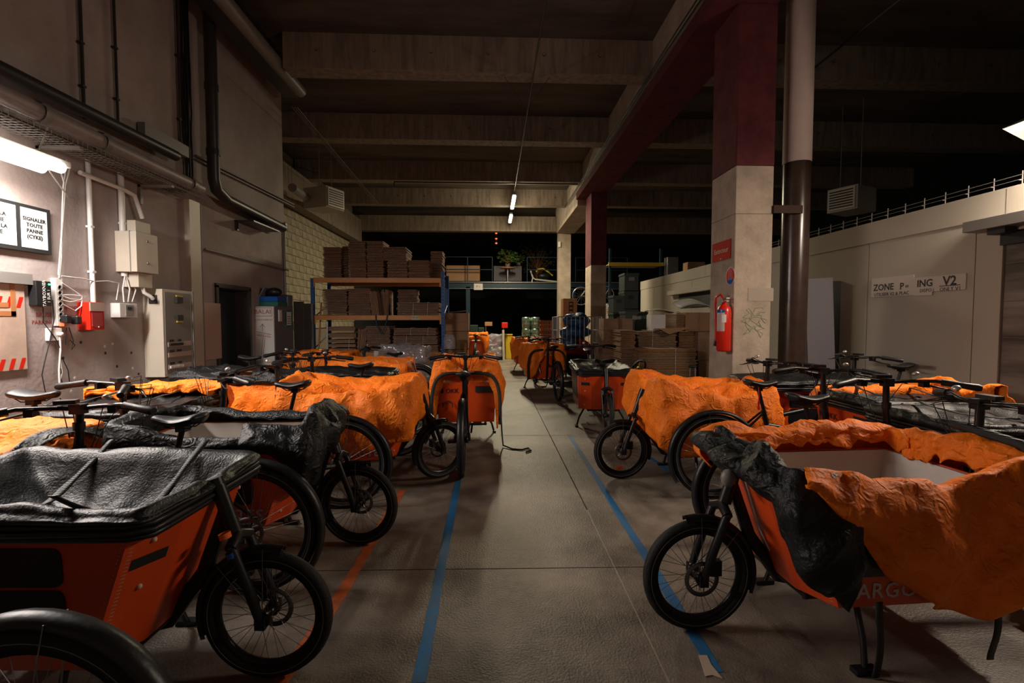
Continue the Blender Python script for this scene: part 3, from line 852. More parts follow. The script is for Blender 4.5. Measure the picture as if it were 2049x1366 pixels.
m = MB(); m.tube([(-1.30, .20, .45), (-1.31, .385, .5), (-1.30, .40, .66), (-1.30, .385, .84), (-1.28, .3, .92), (-1.28, 0, .95)], .022, 8); m.build('cover_piping', 'webbing', r1)
m = MB(); m.grid(lambda u, v: (-.56+.03*(v-.5)+.01*math.sin(u*5), .385+.02*math.sin(u*4), .33-.325*u), 14, 1); link('loose_strap', m.mesh('loose_strap', 'webbing'), r1, solid=.004)
m = MB(); m.grid(lambda u, v: (-1.08+.03*(v-.5)+.02*math.sin(u*3), .39+.02*math.sin(u*4), .30-.25*u), 14, 1); link('loose_strap', m.mesh('loose_strap', 'webbing'), r1, solid=.004)

bC = bike('black covered cargo bike directly behind the nearest orange covered one', rear=(1.66, 2.95), heading=math.radians(-1), hz=1.06, fold=math.radians(80), bw=.34)
flat_cover(bC, .05, 2.2)
bQ = bike('cargo bike facing the cold room, rear mudguard by the aisle and lettered rear panel', rear=(1.80, 3.74), heading=math.radians(-2), sz=.95, fold=math.radians(65), reflector=False)
flat_cover(bQ, .06, 4.2)
cover(bQ, 'orange_flap', 'tarp_o', [(.0, .88), (.1, .94), (.25, .86), (.5, .84), (.9, .93)], [(0, .6), (.25, .70), (.9, .66)], -.1, .42, out=.05, mode='open', seed=3.3, wr=1.8, nu=80, label='orange cover pushed to the front')
r3 = bike('cargo bike with a full orange cover, amber reflector in its front wheel, beside the aisle', hub=v2(g(1243, 957)), heading=PI+math.radians(5), reflector=True, fold=math.radians(15))
cover(r3, 'cover', 'tarp_o', [(.0, .80), (.06, .90), (.11, .96), (.18, .84), (.27, .78), (.34, .82), (.42, .86), (.5, .90), (.6, .84), (.75, .86), (.9, .95)], [(0, .44), (.1, .40), (.16, .30), (.25, .30), (.36, .36), (.5, .42), (.75, .40)], out=.08, sag=.06, seed=2.1, wr=1.9, nu=170)
bM = bike('cargo bike with a flat black cover standing against the foot of the concrete pillar', hub=(2.50, 4.98), heading=PI, fold=0.2)
flat_cover(bM, .04, 7.2, False)
r4 = bike('small orange cargo bike facing the camera, sagging black cover, near the roll cage', hub=v2(g(1217, 873)), heading=-PI/2-math.radians(4), sweep=.1)
flat_cover(r4, .09, 9.9, False)
r5 = bike('cargo bike seen from behind, dark orange cover and white figure emblem, by the roll cage', rear=v2(g(1116, 802)), heading=PI/2+math.radians(5), rear_logo=False, hz=1.08)
cover(r5, 'cover', 'tarp_o', [(0, .92), (.25, .96), (.5, .98), (.75, .94)], [(0, .4), (.25, .42), (.385, .26), (.41, .34), (.45, .62), (.5, .82), (.56, .74), (.595, .5), (.61, .32), (.75, .42)], out=.05, mode='open', seed=6.1, wr=1.5)
r6 = bike('orange covered cargo bike farther up the aisle, half hidden by the next one', rear=v2(g(1066, 757)), heading=PI/2+math.radians(2), hz=1.0)
cover(r6, 'cover', 'tarp_o', [(0, .92), (.25, .96), (.5, .95), (.75, .96)], [(0, .4), (.25, .34), (.5, .55), (.75, .42)], out=.06, mode='open', seed=6.9, wr=1.6)

# --- other side of the aisle
l0 = bike('cargo bike of which only the glossy black rear mudguard shows in the bottom corner', rear=(-1.15, 1.20), heading=PI-math.radians(2))
flat_cover(l0, .05, 1.7)
l1 = bike('nearest cargo bike on the concrete wall side, glossy black cover over its dark red box', hub=v2(g(540, 1352)), heading=math.radians(-2), lettering=False)
flat_cover(l1, .24, 3.6)
l1b = bike('cargo bike facing the concrete wall, black saddle above the nearest black covered box', rear=(-1.27, 2.52), heading=PI-math.radians(1), sz=.94, hz=1.0, fold=math.radians(-70))
cover(l1b, 'cover', 'tarp_o', [(0, .86), (.25, .84), (.5, .82), (.75, .86)], [(0, .6), (.25, .62), (.5, .74), (.75, .6)], .08, .92, out=.05, seed=9.2, wr=1.6, nu=120)
m = MB(); m.grid(lambda u, v: (-1.34+.10*v*math.sin(PI*u)-.02, -.34+.68*u, .70+.10*v+.16*math.sin(PI*u)*(1-.5*v)), 30, 8); link('black_apron', m.mesh('black_apron', 'tarp_k'), l1b, solid=.006, label='black apron behind the handlebar')
l2 = bike('cargo bike with an open white lined box and black cover folded over its front', hub=v2(g(718, 1088)), heading=math.radians(1), sz=1.0, fold=math.radians(60), steer=math.radians(-8))
cover(l2, 'folded_cover', 'tarp_k', [(0, .90), (.06, .90), (.12, .84), (.88, .84), (.94, .90)], [(0, .62), (.06, .66), (.10, .74), (.84, .70), (.88, .52), (.92, .46), (.95, .60)], -.19, .14, out=.08, mode='open', lip=.18, seed=12.4, wr=1.9, nu=110, roll=.05)
cover(l2, 'rim_cover', 'tarp_k', [(0, .80), (.25, .79), (.42, .86), (.5, .90), (.6, .88), (.72, .775), (.8, .78)], [(0, .735), (.35, .72), (.42, .6), (.5, .62), (.66, .72)], .13, .84, out=.015, mode='open', lip=.0, seed=14.4, wr=0.9, nu=120)
l2b = bike('cargo bike with a blue top tube and black cover along the concrete wall', rear=(-1.15, 3.66), heading=PI+math.radians(1), sz=.97, blue=True, hz=1.02, fold=math.radians(25))
flat_cover(l2b, .03, 5.6)
l3 = bike('cargo bike with a big creased orange cover hanging over most of its box', hub=v2(g(882, 955)), heading=math.radians(3), steer=math.radians(32))
cover(l3, 'cover', 'tarp_o', [(0, .93), (.08, .93), (.14, .90), (.5, .96), (.4, .94), (.58, .92), (.68, .80), (.8, .84), (.9, .92)][:3]+[(.25, .86), (.4, .94), (.5, .97), (.6, .93), (.68, .81), (.8, .84), (.9, .91)], [(0, .56), (.1, .6), (.25, .5), (.5, .42), (.58, .36), (.66, .24), (.75, .32), (.85, .42), (.93, .52)], out=.09, sag=.10, seed=3.9, wr=1.9, nu=170)
l3b = bike('cargo bike facing the dark doorway, black cover bunched over orange fabric', rear=(-1.02, 5.05), heading=PI, sz=.98, fold=math.radians(-50))
cover(l3b, 'cover', 'tarp_o', [(0, .84), (.25, .80), (.5, .80), (.75, .84)], [(0, .5), (.25, .45), (.405, .5), (.42, .74), (.58, .74), (.6, .5), (.75, .45)], out=.04, sag=.02, seed=8.1, wr=1.5, nu=130)
cover(l3b, 'black_bundle', 'tarp_k', [(0, .95), (.25, .92), (.5, .86), (.75, .90)], [(0, .86), (.25, .82), (.5, .82), (.75, .83)], .62, 1.42, out=.03, sag=-.03, seed=18.1, wr=1.9, nu=110)
cover(l2b, 'orange_flap', 'tarp_o', [(.55, .90), (.7, .94), (.85, .90)], [(.5, .7)], .58, .90, out=.05, mode='open', lip=.05, seed=19.1, wr=1.8, nu=80, label='orange part of the cover along the wall side')
c0 = bike('cargo bike seen from behind in the aisle, orange cover arched over lettered red panel', rear=v2(g(925, 953)), heading=PI/2+math.radians(1), sz=.92, sweep=.08)
cover(c0, 'cover', 'tarp_o', [(0, .92), (.12, .98), (.25, .94), (.4, .98), (.46, .90), (.5, .86), (.54, .90), (.6, .97), (.75, .94), (.88, .98)], [(0, .4), (.25, .36), (.375, .30), (.392, .62), (.41, .80), (.5, .86), (.59, .80), (.608, .62), (.625, .20), (.66, .25), (.75, .36)], out=.07, mode='open', lip=.22, seed=4.4, wr=1.5, nu=170)
for bk_, zz0 in ((c0, .27), (r5, .27)):
    m = MB()
    m.tube([(-1.335, .385*(1 if math.cos(a) > 0 else -1)*abs(math.cos(a))**.45, zz0+.59*max(0, math.sin(a))**.45) for a in [PI*i/24 for i in range(25)]], .020, 8); m.build('cover_piping', 'webbing', bk_)
for k_, (z_, mm_) in enumerate(((.36, 'leado'), (.285, 'bluef'))):
    m = MB(); m.lathe([(.022, 0), (.022, .022)], 14, Tr(-.105-(z_-.30)*.35, -.062, z_-.02+RF) @ Matrix.Rotation(-.28, 4, 'Y')); m.build('fork_ring', mm_, l1)
m = MB()
pts = [Vector((-1.25, -.40, .30)), Vector((-1.24, -.41, .12)), Vector((-1.30, -.42, .02)), Vector((-1.42, -.52, .008)), Vector((-1.46, -.62, .010)), Vector((-1.40, -.70, .012)), Vector((-1.50, -.72, .012)), Vector((-1.56, -.66, .010))]
m.tube(pts, .009, 6); m.build('loose_strap', 'webbing', c0)
l4 = bike('cargo bike with a black box cover parked behind the big creased orange cover', hub=(-1.02, 5.95), heading=0.02, sz=1.0)
flat_cover(l4, .02, 5.9, False)
l5 = bike('cargo bike with a low orange cover in front of the pallet rack', hub=(-.98, 6.95), heading=0.0, sz=.9, hz=.98)
cover(l5, 'cover', 'tarp_o', [(0, .84), (.25, .88), (.5, .90), (.75, .86)], [(0, .5)], out=.05, sag=.02, seed=15.2, wr=1.8, nu=110)
l6 = bike('cargo bike with orange cover at the end of the row by the white cabinet', rear=(-1.25, 7.95), heading=PI, sz=.9, hz=.98)
cover(l6, 'cover', 'tarp_o', [(0, .90), (.25, .94), (.5, .90), (.75, .92)], [(0, .5)], out=.05, sag=.02, seed=16.2, wr=1.8, nu=110)
fb = bike('distant cargo bike beside the cardboard pile, orange hood seen from behind', rear=(-.55, 15.2), heading=PI/2, hz=.95, rear_logo=False)
cover(fb, 'cover', 'tarp_o', [(0, .98), (.25, 1.02), (.5, 1.0), (.75, 1.02)], [(0, .4), (.39, .35), (.42, .72), (.5, .85), (.58, .72), (.61, .35)], out=.05, mode='open', seed=17.2, wr=1.4, nu=90)
# white figure emblem on the rear of r5
m = MB()
for (x0, z0, x1, z1) in ((0, .62, 0, .50), (0, .52, -.045, .40), (0, .52, .05, .43), (-.06, .58, .06, .60), (.0, .60, -.05, .66)):
    m.tube([(-1.248, .16+x0, z0), (-1.248, .16+x1, z1)], .009, 5)
m.build('emblem', 'paper', r5)
# keys hanging under the saddle
for bk in (bQ,):
    m = MB(); m.tube([(-1.98, -.05, .93), (-1.98, -.06, .86), (-1.98, -.06, .80)], .004, 5); m.box((-1.98, -.06, .77), (.012, .012, .07)); m.build('key_tag', 'redp', bk)

# ================================================================== LEFT WALL FITTINGS
def wbox(m, pl, pt, pr, pb, X, depth, T=None):
    """box lying on a wall plane; pl/pt/pr/pb are measured picture edges, converted to metres on that wall"""
    A = PX(pl, (pt+pb)/2, X); B = PX(pr, (pt+pb)/2, X)
    zt = PX(pr, pt, X).z; zb_ = PX(pr, pb, X).z
    m.bb((X-depth, A.y, zb_), (X, B.y, zt)); return A, B, zt, zb_
def wallthing(name, label, cat, p, X=XL, group=None):
    c = PX(p[0], p[1], X); return empty(name, (X, c.y, c.z), 0, label, cat, group), Vector((X, c.y, c.z))
def local(o, m):
    v = o.location; m.v = [(a-v.x, b_-v.y, c-v.z) for a, b_, c in m.v]; return m

# ducts and pipes
rnd = random.Random(21)
for k in range(16):
    c_ = PX(rnd.uniform(120, 300), rnd.uniform(680, 790), XL); m = MB(); m.lathe([(0, .002), (.008, .0015), (.016, 0)], 8, Tr(XL, c_.y, c_.z) @ Matrix.Rotation(PI/2, 4, 'Y')); m.build('wall_hole', 'ink' if k % 3 else 'paper', bpy.data.objects['wall_left'])
m = MB(); m.tube([(-3.33, -2.9, 5.42), (-3.33, 8.6, 5.42)], .10, 20); e = m.build('metal_duct', 'greym'); tag(e, 'long round metal duct running under the ceiling along the concrete wall', 'duct')
m = MB(); m.bb((-3.72, -2.9, 5.44), (-3.47, 8.9, 5.72)); e = m.build('dark_trunking', 'dpipe'); tag(e, 'dark square trunking above the round duct at the top of the wall', 'duct')
dpx = -3.84
dy = PX(425, 250, dpx).y; z1 = PX(425, 375, dpx).z; q = PX(566, 456, dpx)
m = MB(); m.tube([(dpx, dy, 5.84), (dpx, dy, z1+.12), (dpx, dy+.05, z1), (dpx, dy+.30, z1-.08), (dpx, q.y, q.z)], .078, 16)
e = m.build('down_pipe', 'dpipe'); tag(e, 'black down pipe dropping from the ceiling and bending along the wall', 'pipe')
for z_ in (z1+.45, 4.6):
    m = MB(); m.lathe([(.088, 0), (.088, .08)], 16, Tr(dpx, dy, z_)); m.build('pipe_socket', 'dpipe', e)
qb = PX(475, 440, -3.95); m = MB(); m.bb((-4.0, qb.y, qb.z-.02), (-3.7, qb.y+.9, qb.z)); m.bb((-3.98, qb.y, qb.z-.16), (-3.95, qb.y+.03, qb.z)); m.build('pipe_bracket', 'dpipe', e)
def hpipe(name, X, pa, pb, r, mt, label, y0=None, cat='pipe'):
    A = PX(*pa, X); B = PX(*pb, X)
    if y0 is not None: A = A+(B-A)*((y0-A.y)/(B.y-A.y))
    m = MB(); m.tube([A, B], r, 14); o = m.build(name, mt); tag(o, label, cat); return o, A, B
gp, A, B = hpipe('grey_pipe', -3.74, (0, 188), (400, 378), .075, 'pipe', 'fat grey pipe with clamps running level along the wall', -1.5)
for t in (0.72, .80, .97):
    c = A+(B-A)*t; m = MB(); m.lathe([(.092, 0), (.092, .07)], 16, Tr(*c) @ Matrix.Rotation(-PI/2, 4, 'X')); m.build('pipe_clamp', 'greym', gp)
hpipe('black_pipe', -3.86, (0, 137), (352, 312), .062, 'dpipe', 'black pipe end above the fat grey pipe on the wall', -1.5)
m = MB(); A = PX(290, 255, -3.9); B = PX(378, 305, -3.9); m.bb((-3.98, A.y, B.z-.07), (-3.9, B.y, B.z+.07)); tag(m.build('cable_duct', 'greym'), 'short grey metal trunking on the wall next to the cable bundle', 'trunking')
# wire cable tray
A = PX(20, 240, -3.7); B = PX(400, 398, -3.7); zt = 2.98
e = empty('wire_tray', (-3.75, 0, zt), 0, 'wire mesh cable tray fixed to the wall under the fat grey pipe', 'cable tray')
m = MB()
for k in range(6): m.tube([(-.16+.055*k, -1.0, 0), (-.16+.055*k, B.y, 0)], .0035, 4)
for k in range(2): m.tube([(-.17 if k == 0 else .12, -1.0, .05), (-.17 if k == 0 else .12, B.y, .05)], .0035, 4)
y = -1.0
while y < B.y: m.tube([(-.17, y, .06), (-.165, y, 0), (.115, y, 0), (.12, y, .06)], .0035, 4); y += .05
m.build('wire_mesh', 'greym', e)
m = MB(); rnd = random.Random(4)
for k in range(7): m.tube([(-.12+.035*k+rnd.uniform(-.01, .01), yy, .014+.01*rnd.random()) for yy in [-1+.5*i for i in range(int((B.y+1)/.5)+1)]], .009, 6)
m.build('tray_cable', 'dpipe', e)
for yy in (4.4, 5.6):
    m = MB(); m.bb((-.245, yy, -.03), (.13, yy+.04, -.005)); m.bb((-.245, yy, -.22), (-.215, yy+.04, -.005)); m.build('tray_bracket', 'greym', e)
# near fluorescent fitting
lx = -3.62
e = empty('fluorescent_lamp', (lx, 0, 2.72), 0, 'bright fluorescent batten lamp hanging under the wire tray beside the notices', 'lamp')
m = MB(); m.bb((-.09, 2.15, 0.0), (.09, 4.20, .05)); m.build('housing', 'white', e, bevel=.004)
for s_ in (-1, 1):
    m = MB(); m.tube([(s_*.075, 2.20, -.02), (s_*.075, 4.12, -.02)], .045, 12); m.build('tube', 'tube', e)
m = MB(); A = PX(95, 245, -3.7); 
m.tube([(A.x-lx, A.y, .33), (0, 4.0, .05)], .006, 5); m.tube([(.0, 4.0, .05), (-.40, 4.75, -.12)], .006, 5); m.build('hanger_cable', 'white', e)
# conduits
def conduit(name, px_, pt, pb, r, mt, label, X=-3.965, ptop=None, cat='conduit', group=None):
    c = PX(px_, (pt+pb)/2, X); zt_, zb_ = PX(px_, pt, X).z, PX(px_, pb, X).z
    m = MB(); m.tube([(X, c.y, zb_), (X, c.y, min(zt_, 5.8))], r, 10); o = m.build(name, mt); tag(o, label, cat, group)
    m = MB()
    for z in (zb_+.3, (zb_+zt_)/2): m.bb((X-.03, c.y-.022, z), (X+r, c.y+.022, z+.02))
    m.build('saddle_clip', mt, o); return o
conduit('conduit', 181, 305, 606, .022, 'white', 'white vertical conduit ending at the red alarm box')
conduit('conduit', 245, 345, 552, .030, 'white', 'white vertical conduit above the white thermostat box')
conduit('conduit', 163, -60, 235, .016, 'dpipe', 'thin dark conduit climbing the upper wall, first from the lamp')
conduit('conduit', 231, -60, 255, .014, 'dpipe', 'thin dark conduit climbing the upper wall above the thermostat')
conduit('conduit', 356, -60, 285, .012, 'dpipe', 'thin dark conduit beside the black cable bundle, outer one')
conduit('conduit', 363, -60, 290, .012, 'dpipe', 'thin dark conduit touching the black cable bundle')
m = MB(); rnd = random.Random(8); bx_ = PX(376, 200, -3.93)
for k in range(6):
    m.tube([(-3.95+.012*(k % 3), bx_.y+.02*k-.05+rnd.uniform(-.012, .012), z) for z in [3.15+.25*i for i in range(11)]], .010, 6)
tag(m.build('cable_bundle', 'blackp'), 'bundle of black cables tied together dropping down the upper wall', 'cables')
# pale post on the wall
A = PX(380, 560, -3.95); B = PX(401, 560, -3.95)
m = MB(); m.bb((XL, A.y, 0), (-3.93, B.y, 3.02)); struct('trim_12', m, 'beige')
A = PX(405, 560, -3.95); m = MB(); m.tube([(-3.96, A.y, 0), (-3.96, A.y, 3.0)], .02, 8); tag(m.build('conduit', 'greym'), 'grey conduit standing beside the pale post on the wall', 'conduit')
for (pa, pb, lab) in (((392, 318), (588, 414), 'pair of thin conduits running level below the ceiling towards the wall corner'), ((410, 498), (577, 541), 'thin conduit running level above the doorway towards the wall corner')):
    A = PX(*pa, -3.96); B = PX(*pb, -3.96)
    m = MB(); m.tube([A, B], .014, 8)
    if 'pair' in lab: m.tube([A+Vector((0, 0, .05)), B+Vector((0, 0, .05))], .014, 8)
    tag(m.build('wall_conduit', 'greym'), lab, 'conduit')
A = PX(579, 450, -3.97); m = MB(); m.tube([(-3.975, 9.34, .2), (-3.975, 9.34, 3.2)], .02, 8); m.bb((-4.0, 9.30, 3.2), (-3.93, 9.38, 3.3)); tag(m.build('corner_conduit', 'greym'), 'grey conduit going down the wall corner next to the block wall', 'conduit')
A = PX(0, 838, -3.99); B = PX(62, 820, -3.99)
m = MB(); m.tube([(-3.985, 1.0, .60), (-3.985, 4.4, .60)], .012, 6); tag(m.build('floor_conduit', 'greym'), 'low grey conduit on the wall behind the first saddle', 'conduit')
# lamp shelf strip next to the notices, hose from tray to box
A = PX(160, 345, -3.93); Bq = PX(245, 378, -3.93); C_ = PX(285, 437, -3.90)
m = MB(); m.tube([A, Bq, Bq.lerp(C_, .5)+Vector((0, .03, .10)), C_], .022, 8); tag(m.build('curved_conduit', 'white'), 'curved white conduit bending down into the beige electrical boxes', 'conduit')

def wall_case(name, label, cat, X0, pl, pt, pr, pb, depth, m_, bevel=.004):
    X = X0+depth
    A = PX(pl, (pt+pb)/2, X); B = PX(pr, (pt+pb)/2, X); zt_, zb_ = PX(pl, pt, X).z, PX(pl, pb, X).z
    o = empty(name, (X0, A.y, zb_), 0, label, cat)
    m = MB(); m.bb((0, 0, 0), (depth, B.y-A.y, zt_-zb_)); m.build('case', m_, o, bevel=bevel)
    return o, B.y-A.y, zt_-zb_
o, w, h = wall_case('junction_box', 'small upper beige junction box at the end of the curved conduit', 'electrical box', XL, 271, 440, 301, 462, .15, 'beige')
o, w, h = wall_case('electrical_box', 'large beige electrical box with two screws, between two smaller boxes', 'electrical box', XL, 273, 462, 316, 543, .22, 'beige')
m = MB(); m.bb((.15, -.004, -.004), (.16, w+.004, h+.004)); m.build('lid_seam', 'greym', o)
for (a, c) in ((.5, .25), (.5, .8)):
    m = MB(); m.lathe([(0, .008), (.014, .006), (.014, 0)], 10, Tr(.22, w*a, h*c) @ Matrix.Rotation(PI/2, 4, 'Y')); m.build('screw', 'galv', o)
o, w, h = wall_case('junction_box', 'small lower beige junction box just above the tall switchboard', 'electrical box', XL, 277, 545, 305, 574, .16, 'beige')
m = MB(); A = PX(285, 574, -3.86); B = PX(306, 598, -3.82); m.tube([A, A+Vector((0, .02, -.06)), B+Vector((0, -.04, .03)), B], .02, 8); tag(m.build('cable_hose', 'white'), 'short white hose looping from the lower beige box into the switchboard', 'cable')
# switchboard
o, w, h = wall_case('switchboard', 'tall open beige electrical switchboard with rows of breakers on the wall', 'electrical cabinet', XL, 327, 578, 385, 755, .22, 'beige')
m = MB(); m.bb((.221, .03, .03), (.226, w-.03, h-.03)); m.build('face_plate', 'greym', o, bevel=.002)
for k, zf in enumerate((.87, .66)):
    m = MB(); m.bb((.226, w*.42, h*zf-.02), (.245, w*.62, h*zf+.05)); m.build('main_switch', 'ink', o)
    m = MB(); m.bb((.226, w*.42, h*zf+(-.04 if k else .055)), (.24, w*.62, h*zf+(-.02 if k else .07))); m.build('switch_tag', 'yellow', o)
for k, zf in enumerate((.34, .22, .08)):
    m = MB(); m.bb((.226, .06, h*zf), (.232, w-.05, h*zf+.055)); m.build('breaker_cover', mat('pale_pink_cover', (.45, .33, .29), .5), o)
    if k != 1:
        for i in range(9):
            m = MB(); m.bb((.232, .075+i*.027, h*zf+.012), (.246, .095+i*.027, h*zf+.042)); m.build('breaker', 'ink' if k == 0 else 'white', o)
    m = MB(); m.bb((.226, .07, h*zf+.06), (.24, .15, h*zf+.085)); m.bb((.226, .22, h*zf+.06), (.24, .28, h*zf+.085)); m.build('breaker_label', 'ink', o)
m = MB(); m.bb((.0, w, .0), (.235, w+.02, h)); m.build('door_edge', 'greym', o)
m = MB(); m.box((.12, -.004, h-.12), (.09, .012, .10)); m.build('cable_entry', 'ink', o)
o, w, h = wall_case('steel_plate', 'pinkish sheet metal panel fixed between the switchboard and the dark doorway', 'panel', XL, 391, 604, 443, 724, .05, mat('pink_sheet', (.50, .36, .31), .5))
# red alarm box
o, w, h = wall_case('alarm_box', 'red fire alarm box at the foot of a white conduit', 'alarm box', XL, 180, 604, 209, 660, .12, 'redp')
m = MB(); m.bb((.115, w*.0, h*.68), (.128, w, h*.98)); m.build('flap', mat('grey_clear_flap', (.35, .25, .2), .4), o)
m = MB(); m.bb((.118, w*.12, h*.12), (.125, w*.85, h*.66)); m.build('call_window', 'cloth_red', o)
m = MB(); m.sph((.13, w*.5, h*.1), .008, 8); m.build('lock', 'bell', o)
# thermostat
o, w, h = wall_case('thermostat', 'white two button thermostat box with cables entering from above', 'control box', XL, 240, 606, 275, 635, .10, 'white')
m = MB(); m.bb((.10, w*.3, h*.12), (.108, w*.75, h*.88)); m.build('display', 'greym', o)
m = MB(); m.bb((.108, w*.38, h*.55), (.112, w*.62, h*.75)); m.build('screen', 'blackp', o)
m = MB()
for k, dy_ in enumerate((-.05, .02, .08)):
    P0 = PX(250, 552, -3.95); P1 = PX(248+8*k, 604, -3.93)
    m.tube([P0+Vector((0, .01*k, 0)), P0.lerp(P1, .5)+Vector((.02, dy_, 0)), P1], .008, 6)
tag(m.build('white_cables', 'white'), 'three white cables dropping from the conduit into the thermostat', 'cables')
# framed notices
X = -3.975
o = empty('framed_notices', (X, 0, 0), 0, 'black framed pair of printed notices under the bright lamp', 'notice')
ya, yb = PX(-70, 455, X).y, PX(99, 455, X).y; zt_, zb_ = PX(99, 421, X).z, PX(99, 510, X).z
m = MB(); m.bb((-.02, ya, zb_), (.012, yb, zt_)); m.build('frame', 'ink', o, bevel=.003)
for (pl, pr, lines) in ((-60, 29, 'PLIER LA\nBACHE\nAPRES LA\nPLUIE'), (39, 91, 'SIGNALER\nTOUTE\nPANNE\n(CYKE)')):
    y0, y1 = PX(pl, 455, X).y, PX(pr, 455, X).y
    m = MB(); m.bb((.012, y0, zb_+.035), (.015, y1, zt_-.03)); pp_ = m.build('notice_sheet', 'paper', o)
    text(lines, .043, 'ink', o, frameT((.0155, (y0+y1)/2, (zt_+zb_)/2+.005), (0, 1, 0), (0, 0, 1)), bold=.0022, space=1.08)
# old poster with hazard bands
X = -3.985
o = empty('hazard_poster', (X, 0, 0), 0, 'large faded beige poster with red hazard stripes below the framed notices', 'poster')
y0, y1 = 2.6, PX(50, 640, X).y; zt_, zb_ = PX(50, 566, X).z, PX(50, 738, X).z
m = MB(); m.bb((-.012, y0, zb_), (.004, y1, zt_)); m.build('backing', mat('faded_poster', (.52, .38, .30), .7, var=.2, vscale=5), o)
for zc in (PX(50, 605, X).z, PX(50, 726, X).z):
    m = MB(); yy = y0+.02
    while yy < y1-.07:
        m.add([(.0055, yy, zc-.045), (.0055, yy+.035, zc-.045), (.0055, yy+.065, zc+.045), (.0055, yy+.03, zc+.045)], [(0, 1, 2, 3)]); yy += .085
    m.build('hazard_stripe', 'redp', o, kind='stuff')
m = MB(); m.bb((.005, y1-.26, zb_+.45), (.007, y1-.08, zb_+.49)); m.bb((.005, y1-.12, zb_+.45), (.007, y1-.08, zb_+.75)); m.bb((.005, y1-.30, zb_+.52), (.007, y1-.14, zb_+.56)); m.build('packing_tape', mat('brown_tape', (.40, .16, .06), .4), o)
m = MB(); A = PX(62, 558, -3.97); m.bb((-4.0, 2.6, A.z-.05), (-3.955, A.y, A.z+.04)); tag(m.build('wall_plank', 'greym'), 'grey metal bar screwed above the hazard striped poster', 'bar')
# chargers, sockets, power strip
X = -3.93
o, w, h = wall_case('charger_box', 'black charger box with green light and white handwriting on the wall', 'charger', XL, 73, 561, 103, 611, .07, 'blackp')
m = MB(); m.sph((.072, w*.85, h*.88), .009, 8); m.build('green_led', 'ledg', o)
text('TAYBOXNER', .040, 'paper', o, frameT((.072, w*.5, h*.5), (0, 0, 1), (0, -1, 0)), name='handwriting')
text('1 SUR 1', .036, 'paper', o, frameT((.072, w*.8, h*.4), (0, 0, 1), (0, -1, 0)), name='handwriting')
o, w, h = wall_case('power_strip', 'white multi socket power strip mounted upright with plugs and cables', 'power strip', XL, 113, 556, 127, 652, .05, 'white')
for k in range(7):
    m = MB(); m.lathe([(0, 0), (.021, 0), (.021, .006), (.017, .006), (.015, .002)], 14, Tr(.05, w*.5, h*(.12+.115*k)) @ Matrix.Rotation(PI/2, 4, 'Y')); m.build('outlet', 'greym', o)
m = MB(); m.box((.055, w*.5, h*.03), (.02, .03, .03)); m.build('switch', 'ledr', o)
o, w, h = wall_case('wall_socket', 'double white wall socket under the power strip', 'socket', XL, 100, 656, 125, 682, .045, 'white')
m = MB(); m.lathe([(.02, 0), (.02, .03), (0, .035)], 12, Tr(.045, w*.7, h*.5) @ Matrix.Rotation(PI/2, 4, 'Y')); m.build('plug', 'white', o)
for (pc, lab) in (((132, 638), 'black plug adapter hanging from the power strip by the red switch'), ((153, 640), 'bigger black plug adapter against the red alarm box')):
    c = PX(*pc, -3.93); m = MB(); m.box((0, 0, 0), (.06, .07, .08), rz=.2); ob = m.build('plug_adapter', 'blackp', bevel=.012); ob.location = c; tag(ob, lab, 'plug')
m = MB()
def wl(pts, r=.007, X=-3.95): m.tube([PX(x, y, X) for x, y in pts], r, 6)
wl([(133, 320), (126, 380), (124, 450), (122, 520), (118, 556)]); wl([(140, 335), (130, 372), (127, 420), (121, 500), (117, 550)]); wl([(122, 345), (129, 368)])
tag(m.build('white_cables', 'white'), 'twisted white cables hanging from the lamp down to the power strip', 'cables')
m = MB(); wl([(122, 590), (145, 590), (172, 592), (160, 600), (140, 598), (125, 592)], .006); wl([(124, 566), (150, 583), (164, 592), (163, 612), (150, 622), (124, 608)], .006); wl([(124, 600), (140, 604), (160, 600)], .006); wl([(122, 552), (165, 557), (190, 563), (215, 562), (238, 566), (233, 600)], .006)
tag(m.build('white_cables', 'white'), 'looping white cables plugged into the side of the power strip', 'cables')
m = MB(); wl([(86, 612), (87, 645), (110, 675), (122, 700), (123, 760), (128, 778), (140, 770), (136, 740), (124, 715)], .004); wl([(105, 600), (108, 640), (100, 680), (88, 730), (84, 750), (92, 790)], .004); wl([(138, 655), (147, 682), (143, 700), (150, 690), (140, 680)], .004); wl([(133, 655), (131, 690)], .003)
tag(m.build('black_cables', 'blackp'), 'thin black charger cables dangling below the power strip', 'cables')
m = MB(); wl([(120, 672), (121, 700), (118, 740), (119, 766)], .008); wl([(121, 720), (124, 745), (119, 766)], .006); tag(m.build('white_cables', 'white'), 'thick white flex hanging from the double wall socket', 'cables')
text('BRUSE', .055, 'red_ink', None, frameT((XL+.001, PX(88, 630, XL).y, PX(88, 630, XL).z), (0, 1, 0), (0, 0, 1)), name='wall_writing', label='red handwriting under the black charger box', category='writing')
text('PARKING', .05, 'red_ink', None, frameT((XL+.001, PX(86, 645, XL).y, PX(86, 645, XL).z), (0, 1, 0), (0, 0, 1)), name='wall_writing', label='second line of red handwriting, above the double socket', category='writing')
text('BOSCH', .05, 'red_ink', None, frameT((XL+.001, PX(145, 616, XL).y, PX(145, 616, XL).z), (0, 1, 0), (0, 0, 1)), name='wall_writing', label='red handwriting beside the power strip, next to the alarm box', category='writing')
